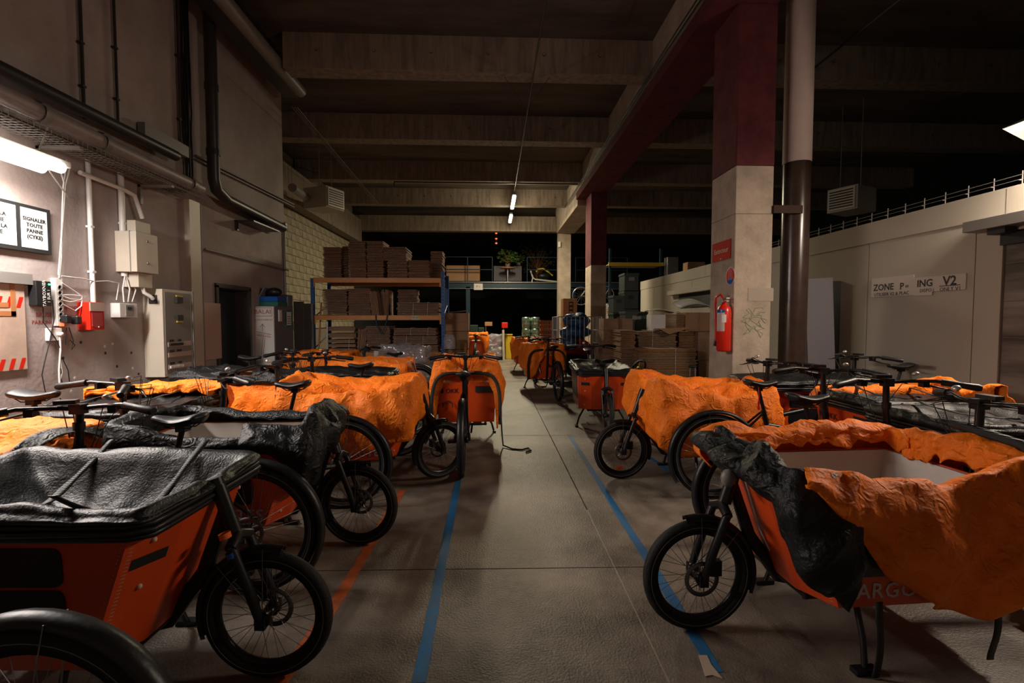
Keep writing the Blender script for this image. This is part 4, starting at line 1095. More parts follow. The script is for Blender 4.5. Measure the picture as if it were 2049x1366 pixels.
# white cabinet in the corner
A = PY(503, 612, 8.2); B = PY(549, 612, 8.2)
cab = empty('tall_cabinet', (A.x, 8.2, 0), 0, 'tall white cabinet marked BALAI beside the dark doorway', 'cabinet')
cw, ch = B.x-A.x, A.z
m = MB(); m.bb((0, 0, .03), (cw, .75, ch)); m.build('carcass', 'greyboard', cab, bevel=.005)
m = MB(); m.bb((0.01, -.012, .05), (cw-.01, 0, ch-.01)); m.build('white_panel', 'white', cab, bevel=.003)
FT = lambda x, z: frameT((x, -.0135, z), (1, 0, 0), (0, 0, 1))
text('BALAI', .105, 'red_ink', cab, FT(cw*.5, ch-.10), bold=-.0005)
text('ACCROCHER ICI', .042, 'red_ink', cab, FT(cw*.5, ch-.235))
m = MB()
def ln(a, c, r=.003): m.tube([(a[0]*cw, -.014, ch-a[1]), (c[0]*cw, -.014, ch-c[1])], r, 4)
for a, c in (((.12, .03), (.9, .03)), ((.9, .03), (.9, .17)), ((.9, .17), (.12, .17)), ((.12, .17), (.12, .03)), ((.48, .30), (.48, .42)), ((.48, .30), (.38, .36)), ((.48, .30), (.58, .36)), ((.2, .43), (.85, .48)), ((.22, .49), (.85, .53)), ((.5, .52), (.36, .95)), ((.58, .53), (.44, .95))): ln(a, c)
for k in range(9): ln((.24+.068*k, .45+.004*k), (.25+.068*k, .50+.004*k), .002)
m.build('drawing', 'red_ink', cab)
for (y0, y1, z0, z1, mm) in ((.42, .66, ch-.36, ch-.06, 'greenP'), (.14, .26, ch-.26, ch-.06, 'paper')):
    m = MB(); m.bb((cw, y0, z0), (cw+.012, y1, z1)); f = m.build('notice_frame', mm, cab)
    m = MB(); m.bb((cw+.012, y0+.03, z0+.03), (cw+.014, y1-.03, z1-.03)); m.build('notice_sheet', 'paper', f)
    m = MB()
    for k in range(4): m.bb((cw+.0142, y0+.05, z0+.06+k*.04), (cw+.0148, y1-.05, z0+.07+k*.04))
    m.build('print', 'ink', f)
o = empty('blue_crate', (A.x+.03, 8.35, ch), 0, 'blue and green plastic crate on top of the white cabinet', 'crate')
m = MB(); m.bb((0, 0, 0), (.34, .42, .08)); m.build('green_base', 'greenP', o, bevel=.008); m = MB(); m.bb((0.01, .01, .08), (.33, .41, .17)); m.build('blue_top', 'bluef', o, bevel=.008)
m = MB(); m.sph((0, 0, .08), .11, 14, (1.2, .9, .75)); ob = m.build('black_helmet', 'blackp'); ob.location = (A.x+.25, 8.5, ch+.17); tag(ob, 'black helmet lying on the blue crate', 'helmet')
m = MB(); m.bb((-.012, -.15, 0), (.012, .15, .34)); ob = m.build('grey_folder', 'greyboard'); ob.location = (A.x-.02, 8.5, ch+.02); ob.rotation_euler = (0, .5, 0); tag(ob, 'grey board leaning against the blue crate', 'board')
m = MB(); m.bb((0, 0, 0), (.16, .22, .22)); ob = m.build('clear_tub', 'greyboard', bevel=.02); ob.location = (A.x+cw+.02-.18, 8.74, ch); tag(ob, 'grey translucent tub at the back of the white cabinet', 'tub')
for (pl, pr, pt, y, lab) in ((587, 606, 603, 9.62, 'grey panel standing by the block wall'), (606, 626, 607, 9.85, 'darker grey panel leaning near the blue rack upright')):
    A = PY(pl, pt, y); B = PY(pr, pt, y); m = MB(); m.bb((0, 0, 0), (B.x-A.x, .04, A.z)); ob = m.build('leaning_sheet', 'greyboard'); ob.location = (A.x, y, 0); tag(ob, lab, 'panel')

# ================================================================== PALLET RACK AND CARDBOARD
RY = 9.95
A = PY(625, 600, RY); B = PY(886, 600, RY); rx0, rx1 = A.x, B.x
rack = empty('pallet_rack', (rx0, RY, 0), 0, 'blue and orange pallet rack loaded with flat cardboard', 'shelving')
rw = rx1-rx0
for (x, zt_) in ((0, PY(625, 556, RY).z), (rw, PY(886, 543, RY).z)):
    for yy in (0, 1.0):
        m = MB(); m.bb((x-.035, yy, 0), (x+.035, yy+.06, zt_)); up = m.build('upright', 'rackb', rack, bevel=.004)
        h_ = MB()
        for k in range(int(zt_/.075)): h_.bb((x-.008, yy-.0015, .05+k*.075), (x+.008, yy, .08+k*.075))
        h_.build('upright_slot', 'ink', up, kind='stuff')
    m = MB()
    for k in range(3): m.tube([(x, .03, .2+.65*k), (x, 1.03, .5+.65*k)], .012, 6)
    m.build('brace', 'rackb', rack)
tiers = [PY(760, 709, RY).z, PY(760, 635, RY).z, PY(760, 560, RY).z]
for k, z in enumerate(tiers):
    for yy in (-.01, 1.02):
        m = MB(); m.bb((.035, yy, z-.055), (rw-.035, yy+.05, z+.045)); m.build('beam', 'racko', rack, bevel=.004)
    m = MB(); m.bb((.04, .04, z+.012), (rw-.04, 1.02, z+.04)); m.build('deck', 'greym', rack)
    for x in (.035, rw-.065):
        m = MB(); m.bb((x, -.014, z-.14), (x+.03, 0, z+.045)); m.build('beam_hook', 'racko', rack)
for (px_, k) in ((831, 1), (840, 0)):
    c = PY(px_, 636 if k else 711, RY-.02); m = MB(); m.bb((c.x-rx0-.08, -.018, tiers[k]-.05), (c.x-rx0+.08, -.0145, tiers[k]+.035)); tg = m.build('shelf_tag', mat('cream_tag', (.55, .52, .36), .6), rack)
    text('REUSE', .05, 'ink', tg, frameT((c.x-rx0, -.019, tiers[k]), (1, 0, 0), (0, 0, 1)))

def bundle(px0, px1, pt, pb, y, d, label, mt='card', strapx=(), standing=False, n=None, group=None, base=None, seed=0, dark=False, fan=0.0):
    A = PY(px0, pb, y); B = PY(px1, pt, y)
    w = B.x-A.x; z0 = base if base is not None else A.z; h = B.z-z0
    rnd = random.Random(int(px0*7+pt*3+seed))
    m = MB()
    if standing:
        n = n or max(3, int(w/.022)); t = w/n
        for i in range(n):
            hh = h*(1-rnd.uniform(0, .10)); tl = fan
            T = Tr(-w/2+t*(i+.5), d/2, 0) @ Matrix.Rotation(tl, 4, 'Y')
            m.box((0, rnd.uniform(-.01, .01), hh/2), (t*.72, d, hh), T)
    else:
        n = min(n, int(h/.026)) if n and n > 3 else (n or max(3, int(h/.026))); t = h/n
        for i in range(n):
            j = rnd.uniform(-.012, .012); wi = w*(1-rnd.uniform(0, .05))
            m.box((j, d/2+rnd.uniform(-.02, .02), t*(i+.5)), (wi, d, t*.62), rz=rnd.uniform(-.015, .015))
    o = m.build('cardboard_bundle', mt); o.location = ((A.x+B.x)/2, y, z0); tag(o, label, 'cardboard', group)
    for sx in strapx:
        q = MB(); x = -w/2+w*sx; q.tube([(x, -.02, 0.0), (x+.01, -.02, h+.004), (x+.01, d, h+.004)], .004, 4); q.build('string', 'paper', o)
    return o
T0, T1, T2 = [t+.045 for t in tiers]
Bd = bundle
Y0 = RY+.06
Bd(647, 683, 494, 553, Y0+.2, .6, 'dark stack of flat cardboard at the wall end of the top shelf', 'card', base=T2)
Bd(686, 697, 492, 553, Y0+.35, .5, 'narrow dark cardboard stack squeezed between taller top shelf stacks', base=T2)
Bd(698, 732, 482, 552, Y0, .55, 'tall cardboard stack on the top shelf touching its equally tall twin, wall side', base=T2)
Bd(734, 767, 482, 552, Y0, .55, 'tall cardboard stack on the top shelf, twin nearer the aisle', base=T2)
u_ = Bd(775, 816, 521, 552, Y0, .6, 'low stack of flat boxes on the top shelf carrying a slanted stack', base=T2)
Bd(766, 814, 494, 520, Y0+.02, .6, 'slanted upper stack of flat boxes on the top shelf', base=PY(775, 521, Y0).z)
Bd(817, 859, 520, 551, Y0, .6, 'low loose stack of flat boxes on the top shelf near the aisle end', base=T2)
Bd(862, 886, 502, 550, Y0+.5, .5, 'stack of flat boxes at the aisle end of the top shelf', base=T2)
m = MB(); c = PY(830, 508, Y0+.7); m.bb((-.16, 0, 0), (.16, .3, .30)); ob = m.build('yellow_box', 'yellow', bevel=.01); ob.location = (c.x, Y0+.65, T2); tag(ob, 'yellow box behind the cardboard on the top shelf', 'box')
Bd(645, 694, 578, 629, Y0, .7, 'thick fanned cardboard stack at the wall end of the middle shelf', base=T1)
Bd(697, 742, 577, 629, Y0, .7, 'thick fanned cardboard stack in the middle of the middle shelf', base=T1)
Bd(744, 758, 580, 628, Y0, .6, 'cardboard sheets standing upright on the middle shelf', standing=True, base=T1, fan=-.10)
Bd(762, 777, 579, 628, Y0+.3, .5, 'dark folded boxes standing behind the upright sheets on the middle shelf', standing=True, base=T1)
Bd(796, 834, 579, 629, Y0+.5, .4, 'dark cardboard pile behind the tied bundle on the middle shelf', base=T1)
Bd(794, 879, 605, 628, Y0, .5, 'long cardboard bundle tied with string on the middle shelf', strapx=(.38, .72), base=T1)
Bd(657, 712, 651, 676, Y0+.1, .6, 'closed dark cardboard box layer, upper of two on the lowest shelf', base=PY(657, 678, Y0).z, n=2)
Bd(657, 712, 678, 703, Y0+.1, .6, 'closed dark cardboard box layer, lower of two on the lowest shelf', base=T0, n=3, strapx=(.75,))
Bd(714, 730, 656, 704, Y0, .6, 'cardboard sheets standing upright on the lowest shelf', standing=True, base=T0, fan=.07)
Bd(733, 780, 652, 704, Y0, .6, 'fanned cardboard stack in the middle of the lowest shelf', base=T0)
zz = T0
for k, (pt, lab) in enumerate(((690, 'bottom'), (672, 'middle'), (656, 'top'))):
    zt_ = PY(785, pt, Y0).z
    Bd(785+k, 878-k*2, pt, 704, Y0, .5, '%s one of three long tied cardboard bundles on the lowest shelf' % lab, base=zz, strapx=(.2+.1*k, .55+.12*k)); zz = zt_+.012
# blue strap hanging over the middle beam, poles inside the rack
c0_ = PY(752, 636, RY-.03)
m = MB(); x0 = c0_.x; z0 = tiers[1]
m.tube([(x0, RY-.03, z0+.05), (x0+.01, RY-.03, z0-.15), (x0+.12, RY-.03, z0-.34), (x0+.20, RY-.03, z0-.15), (x0+.24, RY-.03, z0+.05)], .014, 6); tag(m.build('blue_strap', 'teal'), 'blue strap looped over the middle orange beam', 'strap')
for k, (pa, pb, mt, lab) in enumerate((((633, 740), (643, 605), 'wood', 'thin wooden pole leaning inside the rack next to the upright'), ((652, 740), (655, 640), 'white', 'white pole standing inside the rack near the wall'))):
    A = PY(*pa, RY+.1); B = PY(*pb, RY+.15); m = MB(); m.tube([(A.x, A.y, 0), B], .018, 8); tag(m.build('pole', mt), lab, 'pole')
# wrapped bundles and paper under the rack, in front of it
def lump(px_, py_, y, sx, sy, sz, mt, label, cat, seed, base=0.0, stack=True):
    c = PY(px_, py_, y); o = empty('wrapped_bundle', (c.x, y, base), 0, label, cat)
    if stack:
        q = MB()
        for k in range(int((sz-.06)/.03)): q.box((random.uniform(-.02, .02), 0, .02+k*.03), (sx*.86, sy*.8, .022), rz=random.uniform(-.03, .03))
        q.build('flat_boxes', 'card', o, kind='stuff')
    q = MB()
    def fn(u, v):
        a = 2*PI*u; t = v
        r = 1.0*(1-.35*t**3)
        x = sx/2*r*max(-1, min(1, math.cos(a)*1.25)); yy = sy/2*r*max(-1, min(1, math.sin(a)*1.25))
        if t > .8: k = (1-t)/.2; x *= k; yy *= k
        z = sz*min(1, t/.75)
        n_ = fz((x*4, yy*4, z*4), 1.5, seed)*.22+(.3-abs(fz((x*7, yy*7, z*7), 1.5, seed)))*.16
        return (x*(1+n_), yy*(1+n_), max(0.004, z+n_*(.5 if t > .1 else 0)))
    q.grid(fn, 60, 22, wrap=True); q.build('plastic_wrap', mt, o); return o
lump(812, 740, 8.9, 1.0, .6, .95, 'wrap', 'flat boxes bundled in shiny clear stretch wrap in front of the rack', 'bundle', 2.2)
lump(690, 740, 9.2, .8, .5, .80, 'wrap', 'smaller bundle in clear wrap below the lowest shelf', 'bundle', 4.2)
A = PY(735, 690, 9.0); m = MB(); m.bb((0, 0, 0), (.19, .012, .84)); ob = m.build('white_sheet', 'paper'); ob.location = (A.x, 9.45, 0.0); ob.rotation_euler = (-.05, 0, 0); tag(ob, 'white sheet of board standing below the lowest orange beam', 'paper')
Bd(860, 898, 722, 760, 9.1, .6, 'loose cardboard stack on the floor by the aisle end of the rack', base=0.0)
# tall box pile to the aisle side of the rack
A = PY(905, 640, 10.6)
for k in range(4):
    m = MB(); m.box((0, 0, .20), (.50, .5, .395)); ob = m.build('cardboard_box', 'card2', bevel=.006); ob.location = (A.x+.08+.01*k, 10.75, .402*k); tag(ob, '%s box of the brown pile between the rack and the aisle' % ('lowest', 'second lowest', 'second highest', 'highest')[k], 'box')
    q = MB(); q.bb((-.25, -.252, .19), (.25, -.2505, .21)); q.build('box_tape', 'card', ob)
A = PY(930, 690, 10.3); m = MB(); m.bb((-.02, 0, 0), (.03, .5, .95)); ob = m.build('board', 'wood'); ob.location = (A.x, 10.35, 0); tag(ob, 'plywood board on edge beside the brown box pile', 'board')
m = MB(); A = PY(895, 585, 10.2); m.bb((0, 0, 0), (.42, .34, .01)); ob = m.build('card_flap', 'card2'); ob.location = (A.x-.02, 10.55, 1.612); ob.rotation_euler = (0, -.10, 0); tag(ob, 'loose cardboard flap lying on top of the brown box pile', 'cardboard')
lump(900, 690, 9.9, .22, .2, .30, 'wrap', 'small shiny plastic bag hooked on the rack end', 'bag', 6.2, base=.85, stack=False)

# ================================================================== RIGHT SIDE CARDBOARD
CY = 8.7
Bd(1276, 1395, 697, 800, CY, .55, 'large front stack of flat brown boxes tied with string', 'card2', strapx=(.62,), base=0.0, n=60)
Bd(1241, 1272, 660, 800, CY+.35, .9, 'tall fanned stack of flat boxes at the trolley side of the brown pile', 'card2', base=0.0, n=80)
Bd(1276, 1355, 662, 800, CY+.75, .5, 'stack of flat boxes with a string behind the large front stack', 'card2', strapx=(.35,), base=0.0, n=70)
m = MB(); A = PY(1312, 656, CY+.7); m.add([(0, 0, .01), (.62, 0, .03), (.55, .5, 0), (0, .5, 0), (.20, -.02, -.10)], [(0, 4, 1), (0, 1, 2, 3)]); ob = link('cardboard_flap', m.mesh('flap', 'card2'), solid=.008); ob.location = (A.x, CY+.5, PY(1312, 659, CY+.7).z+.01); tag(ob, 'bent brown flap on top of the middle cardboard stack', 'cardboard')
Bd(1356, 1396, 664, 800, CY+.9, .5, 'stack of flat boxes between the flap and the dark box', 'card2', base=0.0, n=70)
def cbox(p0, p1, pt, y, d, base, label, mt='card2', h=None):
    A = PY(p0, pt, y); B = PY(p1, pt, y); hh = (A.z-base) if h is None else h
    m = MB(); m.bb((0, 0, 0), (B.x-A.x, d, hh)); o = m.build('cardboard_box', mt, bevel=.006); o.location = (A.x, y, base); tag(o, label, 'box')
    q = MB(); w = B.x-A.x; q.bb((w/2-.025, -.0015, hh*.0), (w/2+.025, -.0003, hh)); q.build('box_tape', 'card', o); return o
cbox(1398, 1424, 722, 9.4, .5, 0.0, 'closed brown box on the floor next to the concrete pillar')
zq = PY(1398, 722, 9.4).z
cbox(1397, 1424, 664, 9.4, .5, zq+.003, 'dark brown box stacked behind the fire extinguisher pillar', 'card')
zq = PY(1397, 664, 9.4).z
cbox(1372, 1426, 625, 9.62, .5, zq+.01, 'wide brown box at the top of the pile by the pillar')
Bd(1326, 1370, 628, 660, CY+.95, .5, 'upper stack of flat boxes left of the wide brown box', 'card2', base=PY(1356, 664, CY+.9).z+.005)
for k, (p0, p1, lab) in enumerate(((1297, 1312, 'bluish white sheets standing on the cardboard pile'), (1312, 1325, 'pinkish white sheets standing beside the bluish ones'))):
    A = PY(p0, 628, CY+1.0); B = PY(p1, 658, CY+1.0); m = MB(); m.bb((0, 0, 0), (B.x-A.x-.005, .30, A.z-B.z)); ob = m.build('paper_stack', 'paper'); ob.location = (A.x, CY+.8, PY(1312, 660, CY+.8).z); tag(ob, lab, 'paper')
A = PY(1300, 622, CY+1.0); m = MB(); m.grid(lambda u, v: (.62*u, .45*v, .03*math.sin(u*5)+.015*math.sin(v*4)), 12, 6); ob = link('white_sheet', m.mesh('sheet', 'paper'), solid=.012); ob.location = (A.x-.02, CY+.9, A.z); tag(ob, 'white sheet of board lying curled on the stacks', 'paper')
A = PY(1362, 618, 9.7); m = MB(); m.grid(lambda u, v: (.70*u, .5*v, .30*u*(1-u)*1.2+.12*v), 12, 6); ob = link('white_sheet', m.mesh('sheet2', 'paper'), solid=.012); ob.location = (A.x, 9.7, A.z+.02); tag(ob, 'big white sheet propped on the wide brown box', 'paper')
# sliding rail with awning on the cold room farther up
A = PX(1336, 590, XR-.12); B = PX(1424, 566, XR-.12)
o = empty('door_rail', (XR, 0, 0), 0, 'long pale rail over a dark opening above the cardboard pile', 'rail')
m = MB(); m.bb((-.14, B.y-1.0, A.z-.02), (-.01, A.y, A.z+.09)); m.build('rail_box', 'panel', o, bevel=.01)
m = MB(); m.bb((-.03, B.y-1.0, A.z-.34), (.002, A.y-.5, A.z-.03)); m.build('dark_opening', 'ink', o)
# dark stacked crates behind
for i, (p0, p1, pt, y, n_) in enumerate(((1228, 1250, 590, 10.9, 5), (1250, 1278, 545, 11.2, 6), (1252, 1296, 622, 10.2, 4))):
    A = PY(p0, pt, y); B = PY(p1, pt, y); hh = A.z/n_; w = B.x-A.x
    for k in range(n_):
        oz = MB(); oz.bb((0, 0, .0), (w, .5, hh*.9)); oz.bb((-.012, -.012, hh*.84), (w+.012, .512, hh*.97)); ob = oz.build('crate', 'dcrate', bevel=.004); ob.location = (A.x, y, hh*k)
        tag(ob, 'dark green crate, %s, %s from the floor' % (('narrow stack behind the brown boxes', 'tall stack by the white cold room', 'low stack behind the paper sheets')[i], ('first', 'second', 'third', 'fourth', 'fifth', 'sixth')[k]), 'crate', 'dark green crates')
        q = MB(); q.bb((w*.3, -.006, hh*.55), (w*.7, -.001, hh*.75)); q.build('crate_tag', 'greym' if k % 2 else 'ink', ob)
# tall box piles next to the cage trolley
for j, (p0, p1, lab) in enumerate(((1209, 1240, 'cage trolley side'), (1242, 1272, 'extinguisher side'))):
    A = PY(p0, 637, 9.9); B = PY(p1, 637, 9.9); w = B.x-A.x; hh = A.z/6
    for k in range(6):
        if j == 1 and k < 3: continue
        m = MB(); m.bb((0, 0, 0.002), (w-.01, .45, hh-.002)); ob = m.build('cardboard_box', 'card', bevel=.005); ob.location = (A.x, 9.95+j*.12, hh*k)
        tag(ob, 'brown box in the column on the %s, number %s upwards' % (lab, ('one', 'two', 'three', 'four', 'five', 'six')[k]), 'box')
        if j == 1 and k == 3:
            for kk in range(3):
                m = MB(); m.bb((0, 0, 0.002), (w-.01, .45, hh-.002)); o2 = m.build('cardboard_box', 'card', bevel=.005); o2.location = (A.x, 9.95+j*.12, hh*kk)
                tag(o2, 'brown box in the column on the %s, number %s upwards' % (lab, ('one', 'two', 'three')[kk]), 'box')

# ================================================================== CAGE TROLLEY WITH BAGS
A = PY(1117, 634, 10.3); B = PY(1204, 634, 10.3); w = B.x-A.x; ht = 1.52; dp = .95
cg = empty('roll_cage', (A.x, 10.3, 0), 0, 'galvanised wire roll cage trolley filled with blue and dark bags', 'trolley')
for (x, y) in ((0, 0), (w, 0), (0, dp), (w, dp)):
    m = MB(); m.tube([(x, y, .12), (x, y, ht)], .018, 8); m.build('post', 'galv', cg)
    m = MB(); m.lathe([(.02, -.02), (.06, -.02), (.06, .02), (.02, .02)], 14, Tr(x, y, .062) @ RX); m.build('castor', 'blackp', cg)
m = MB(); n_ = 11
for k in range(n_): m.tube([(w*k/(n_-1), 0, ht-.62), (w*k/(n_-1), 0, ht)], .006, 5)
for k in range(8): m.tube([(0, dp*k/7, .14), (0, dp*k/7, ht)], .005, 5); m.tube([(w, dp*k/7, .14), (w, dp*k/7, ht)], .005, 5)
for z in (.18, .5, ht-.6, ht-.3, ht):
    m.tube([(0, 0, z), (0, dp, z), (w, dp, z), (w, 0, z)], .006, 5)
m.tube([(0, 0, ht), (w, 0, ht)], .010, 6); m.tube([(0, 0, .18), (w, 0, .18)], .010, 6)
m.build('wire_side', 'galv', cg)
m = MB(); m.bb((0, 0, .12), (w, dp, .15)); m.build('base', 'galv', cg)
def bag(loc, r, sc, mt, label, seed):
    m = MB(); m.sph((0, 0, 0), r, 36, sc); m.v = [tuple(Vector(v)*(1+fz(v, 4.5, seed)*.32+(.3-abs(fz(v, 9, seed+5)))*.22)) for v in m.v]
    zmin = min(v[2] for v in m.v); m.v = [(a, b_, c-zmin) for a, b_, c in m.v]
    o = m.build('bag', mt); o.location = loc; tag(o, label, 'bag'); return o
bag((A.x+w*.45, 10.75, .16), .30, (1.2, 1, .9), 'tarp_k', 'big black bag at the bottom of the roll cage', 1)
bag((A.x+w*.55, 10.75, .60), .26, (1.2, 1, .8), 'cloth_red', 'dark red bag in the middle of the roll cage', 2)
bag((A.x+w*.30, 10.62, .72), .20, (1, 1, .9), 'blueP', 'crumpled blue bag at the front corner of the roll cage', 3)
bag((A.x+w*.45, 10.8, 1.00), .27, (1.2, 1, .62), 'blueP', 'big blue bag heaped on the top of the roll cage', 4)
bag((A.x+w*.50, 10.75, 1.26), .21, (1.5, 1, .75), 'blueP', 'blue bag bulging above the rim of the roll cage', 5)
# plywood carton standing above, bicycle hung above the trolley
A2 = PY(1127, 634, 11.5); B2 = PY(1155, 597, 11.5)
o = empty('plywood_box', (A2.x, 11.5, 0), 0, 'upright orange plywood box with a slotted handle opening standing behind the roll cage', 'box')
m = MB(); m.bb((0, 0, 0), (B2.x-A2.x, .4, B2.z)); m.build('case', 'wood', o, bevel=.006)
wq = B2.x-A2.x; m = MB(); m.bb((wq*.4, -.004, B2.z-.40), (wq*.72, .001, B2.z-.08)); m.build('slot', 'ink', o)
m = MB()
for k in range(3): m.bb((wq*.45, -.008, B2.z-.36+k*.10), (wq*.66, -.003, B2.z-.31+k*.10))
m.build('slat', 'wood', o)
o = empty('hanging_bicycle', (0, 0, 0), 0, 'bicycle with thin wheels hung behind the far maroon pillar', 'bicycle')
c1, c2 = PY(1163, 592, 15.2), PY(1211, 590, 15.2)
for k, c in enumerate((c1, c2)):
    m = MB(); m.torus(.28, .014, 32, 6, Tr(*c) @ RX); wh = m.build('wheel', 'galv', o)
    m = MB()
    for i in range(12): m.tube([c, c+Vector((.27*math.cos(i*PI/6), 0, .27*math.sin(i*PI/6)))], .0025, 4)
    m.build('spokes', 'galv', wh)
m = MB(); mid = c1.lerp(c2, .5); m.tube([c1, mid+Vector((-.1, 0, .32)), mid+Vector((.22, 0, .34)), c2], .018, 8); m.tube([c1, mid+Vector((-.02, 0, -.05)), mid+Vector((.22, 0, .34))], .018, 8); m.tube([mid+Vector((-.02, 0, -.05)), mid+Vector((-.12, 0, .42))], .015, 8); m.build('frame', 'greym', o)
m = MB(); m.tube([mid+Vector((0, 0, .33)), (mid.x, mid.y, 5.3)], .006, 5); m.build('hanging_rope', 'ink', o)
# steering wheel on a post, trolley handle
A = PY(1277, 737, 6.9)
o = empty('pedal_kart', (A.x, 6.9, 0), 0, 'black and yellow steering wheel on a slanted column rising behind the orange cover', 'steering wheel')
T = Tr(0, 0, A.z) @ Matrix.Rotation(math.radians(-55), 4, 'Y') @ Matrix.Rotation(.3, 4, 'X')
m = MB(); m.torus(.13, .018, 32, 8, T); m.build('rim', 'blackp', o)
m = MB(); m.lathe([(0, .012), (.035, .010), (.035, -.01), (0, -.012)], 12, T); m.build('hub', 'yellow', o)
m = MB()
for k in range(3): a = k*2.09+.5; m.tube([T @ Vector((.03*math.cos(a), .03*math.sin(a), 0)), T @ Vector((.12*math.cos(a), .12*math.sin(a), 0))], .008, 6)
m.build('spoke', 'yellow', o)
m = MB(); m.tube([T @ Vector((0, 0, 0)), (.12, 0, A.z-.16), (.14, 0, .02)], .022, 8); m.bb((0, -.12, 0), (.28, .12, .03)); m.build('column', 'blackp', o)
A = PY(1386, 735, 7.6)
o = empty('luggage_trolley', (A.x, 7.6, 0), 0, 'upright handle of a hand trolley, two silver tubes with black grip', 'hand trolley')
m = MB()
for x in (-.045, .045): m.tube([(x, 0, .04), (x, 0, A.z)], .012, 8)
m.build('handle_tube', 'galv', o)
m = MB(); m.tube([(-.06, 0, A.z+.01), (.06, 0, A.z+.01)], .02, 8); m.build('grip', 'blackp', o)
m = MB(); m.bb((-.16, -.2, 0.01), (.16, .05, .03)); m.build('foot_plate', 'galv', o)

# ================================================================== PILLAR FITTINGS
px0 = 2.79
o = empty('fire_extinguisher', (px0, 0, 0), 0, 'red fire extinguisher with hose hung on the concrete pillar', 'extinguisher')
c = PX(1448, 650, px0-.09); zt_, zb_ = PX(1448, 606, px0-.09).z, PX(1448, 703, px0-.09).z; H_ = zt_-zb_
o.location = (px0-.088, c.y, zb_)
m = MB(); m.lathe([(0, 0), (.066, 0), (.078, .02), (.078, H_-.10), (.066, H_-.05), (.03, H_-.015), (.024, H_+.01), (0, H_+.01)], 28); m.build('cylinder', 'redp', o)
m = MB(); m.lathe([(.022, 0), (.022, .05), (0, .05)], 12, Tr(0, 0, H_)); m.bb((-.02, -.09, H_+.045), (.02, .03, H_+.06)); m.bb((-.015, -.08, H_+.015), (.015, .03, H_+.026)); m.build('valve', 'bell', o)
m = MB(); m.tube([(0, -.02, H_+.03), (-.03, .03, H_+.10), (-.05, .10, H_+.07), (-.06, .10, H_-.05), (-.05, .088, H_*.5), (-.05, .088, .12)], .013, 10); m.build('hose', 'redp', o)
m = MB(); m.tube([(-.05, .09, .14), (-.055, .10, .06)], [.014, .02], 8); m.build('nozzle', 'blackp', o)
m = MB(); m.lathe([(.0785, H_*.42), (.0785, H_*.80)], 16, None, True, math.radians(170), math.radians(250)); m.build('label_plate', 'sticker', o)
m = MB(); m.lathe([(.0788, H_*.80), (.0788, H_*.86)], 16, None, True, math.radians(170), math.radians(250)); m.build('label_band', 'bluef', o)
m = MB(); m.lathe([(.0792, H_*.60), (.0792, H_*.76)], 10, None, True, math.radians(225), math.radians(262)); m.build('inspection_tag', 'paper', o)
m = MB(); m.bb((.078, -.02, H_*.7), (.088, .02, H_*.8)); m.build('bracket', 'greym', o)
# signs
X = px0
y0, y1 = PX(1463, 505, X).y, PX(1427, 505, X).y; zt_, zb_ = PX(1463, 477, X).z, PX(1463, 516, X).z
o = empty('extinguisher_sign', (X-.006, (y0+y1)/2, (zt_+zb_)/2), 0, 'flat red sign reading Extincteur above the fire extinguisher', 'sign')
m = MB(); m.box((0, 0, 0), (.008, y1-y0, zt_-zb_)); m.build('plate', mat('sign_red', (.42, .035, .02), .8, spec=.1), o)
text('Extincteur', .085, 'sticker', o, frameT((-.0055, 0, .0), (0, -1, 0), (0, 0, 1)))
text('\u25bc', .03, 'sticker', o, frameT((-.0055, 0, -.10), (0, -1, 0), (0, 0, 1)))
c = PX(1462, 552, X)
o = empty('round_sticker', (X-.002, c.y, c.z), 0, 'round red and blue sticker between the red sign and the extinguisher', 'sticker')
RYm = Matrix.Rotation(PI/2, 4, 'Y')
m = MB(); m.lathe([(0, .0), (.105, .0), (.105, .002), (0, .002)], 32, Tr(0, 0, 0) @ Matrix.Rotation(-PI/2, 4, 'Y')); m.build('white_disc', 'paper', o)
m = MB(); m.lathe([(0, .003), (.095, .003)], 32, Matrix.Rotation(-PI/2, 4, 'Y')); m.build('red_disc', 'redp', o)
m = MB(); m.lathe([(0, .004), (.095, .004)], 14, Matrix.Rotation(-PI/2, 4, 'Y'), True, math.radians(130), math.radians(230)); m.build('blue_segment', 'bluef', o)
for k in (-1, 0, 1):
    text('EXTINCTEUR', .022, 'paper', o, frameT((-.0045, -.032*k, .02), (0, 0, 1), (0, 1, 0)))
# hanging lamp by the cold room
c = PX(2020, 262, 4.0)
o = empty('high_bay_lamp', (4.44, 3.20, 2.99), 0, 'hanging lamp with ribbed reflector over the cold room side', 'lamp')
T = Matrix.Rotation(math.radians(25), 4, 'Y')
m = MB(); m.add([(-.16, -.7, 0), (.16, -.7, 0), (.16, .7, 0), (-.16, .7, 0), (-.07, -.62, .12), (.07, -.62, .12), (.07, .62, .12), (-.07, .62, .12)], [(0, 1, 5, 4), (1, 2, 6, 5), (2, 3, 7, 6), (3, 0, 4, 7), (4, 5, 6, 7)], False, T); link('reflector', m.mesh('reflector', mat('ribbed_reflector', (.5, .48, .45), .3, .6)), o, solid=.006)
m = MB(); m.tube([T @ Vector((0, -.55, .03)), T @ Vector((0, .55, .03))], .02, 10); m.build('tube', 'tube', o)
m = MB(); m.tube([(-.05, -.4, .12), (-.05, -.4, 5.8-2.86)], .004, 4); m.tube([(-.05, .4, .12), (-.05, .4, 5.8-2.86)], .004, 4); m.build('hanger_cable', 'greym', o)

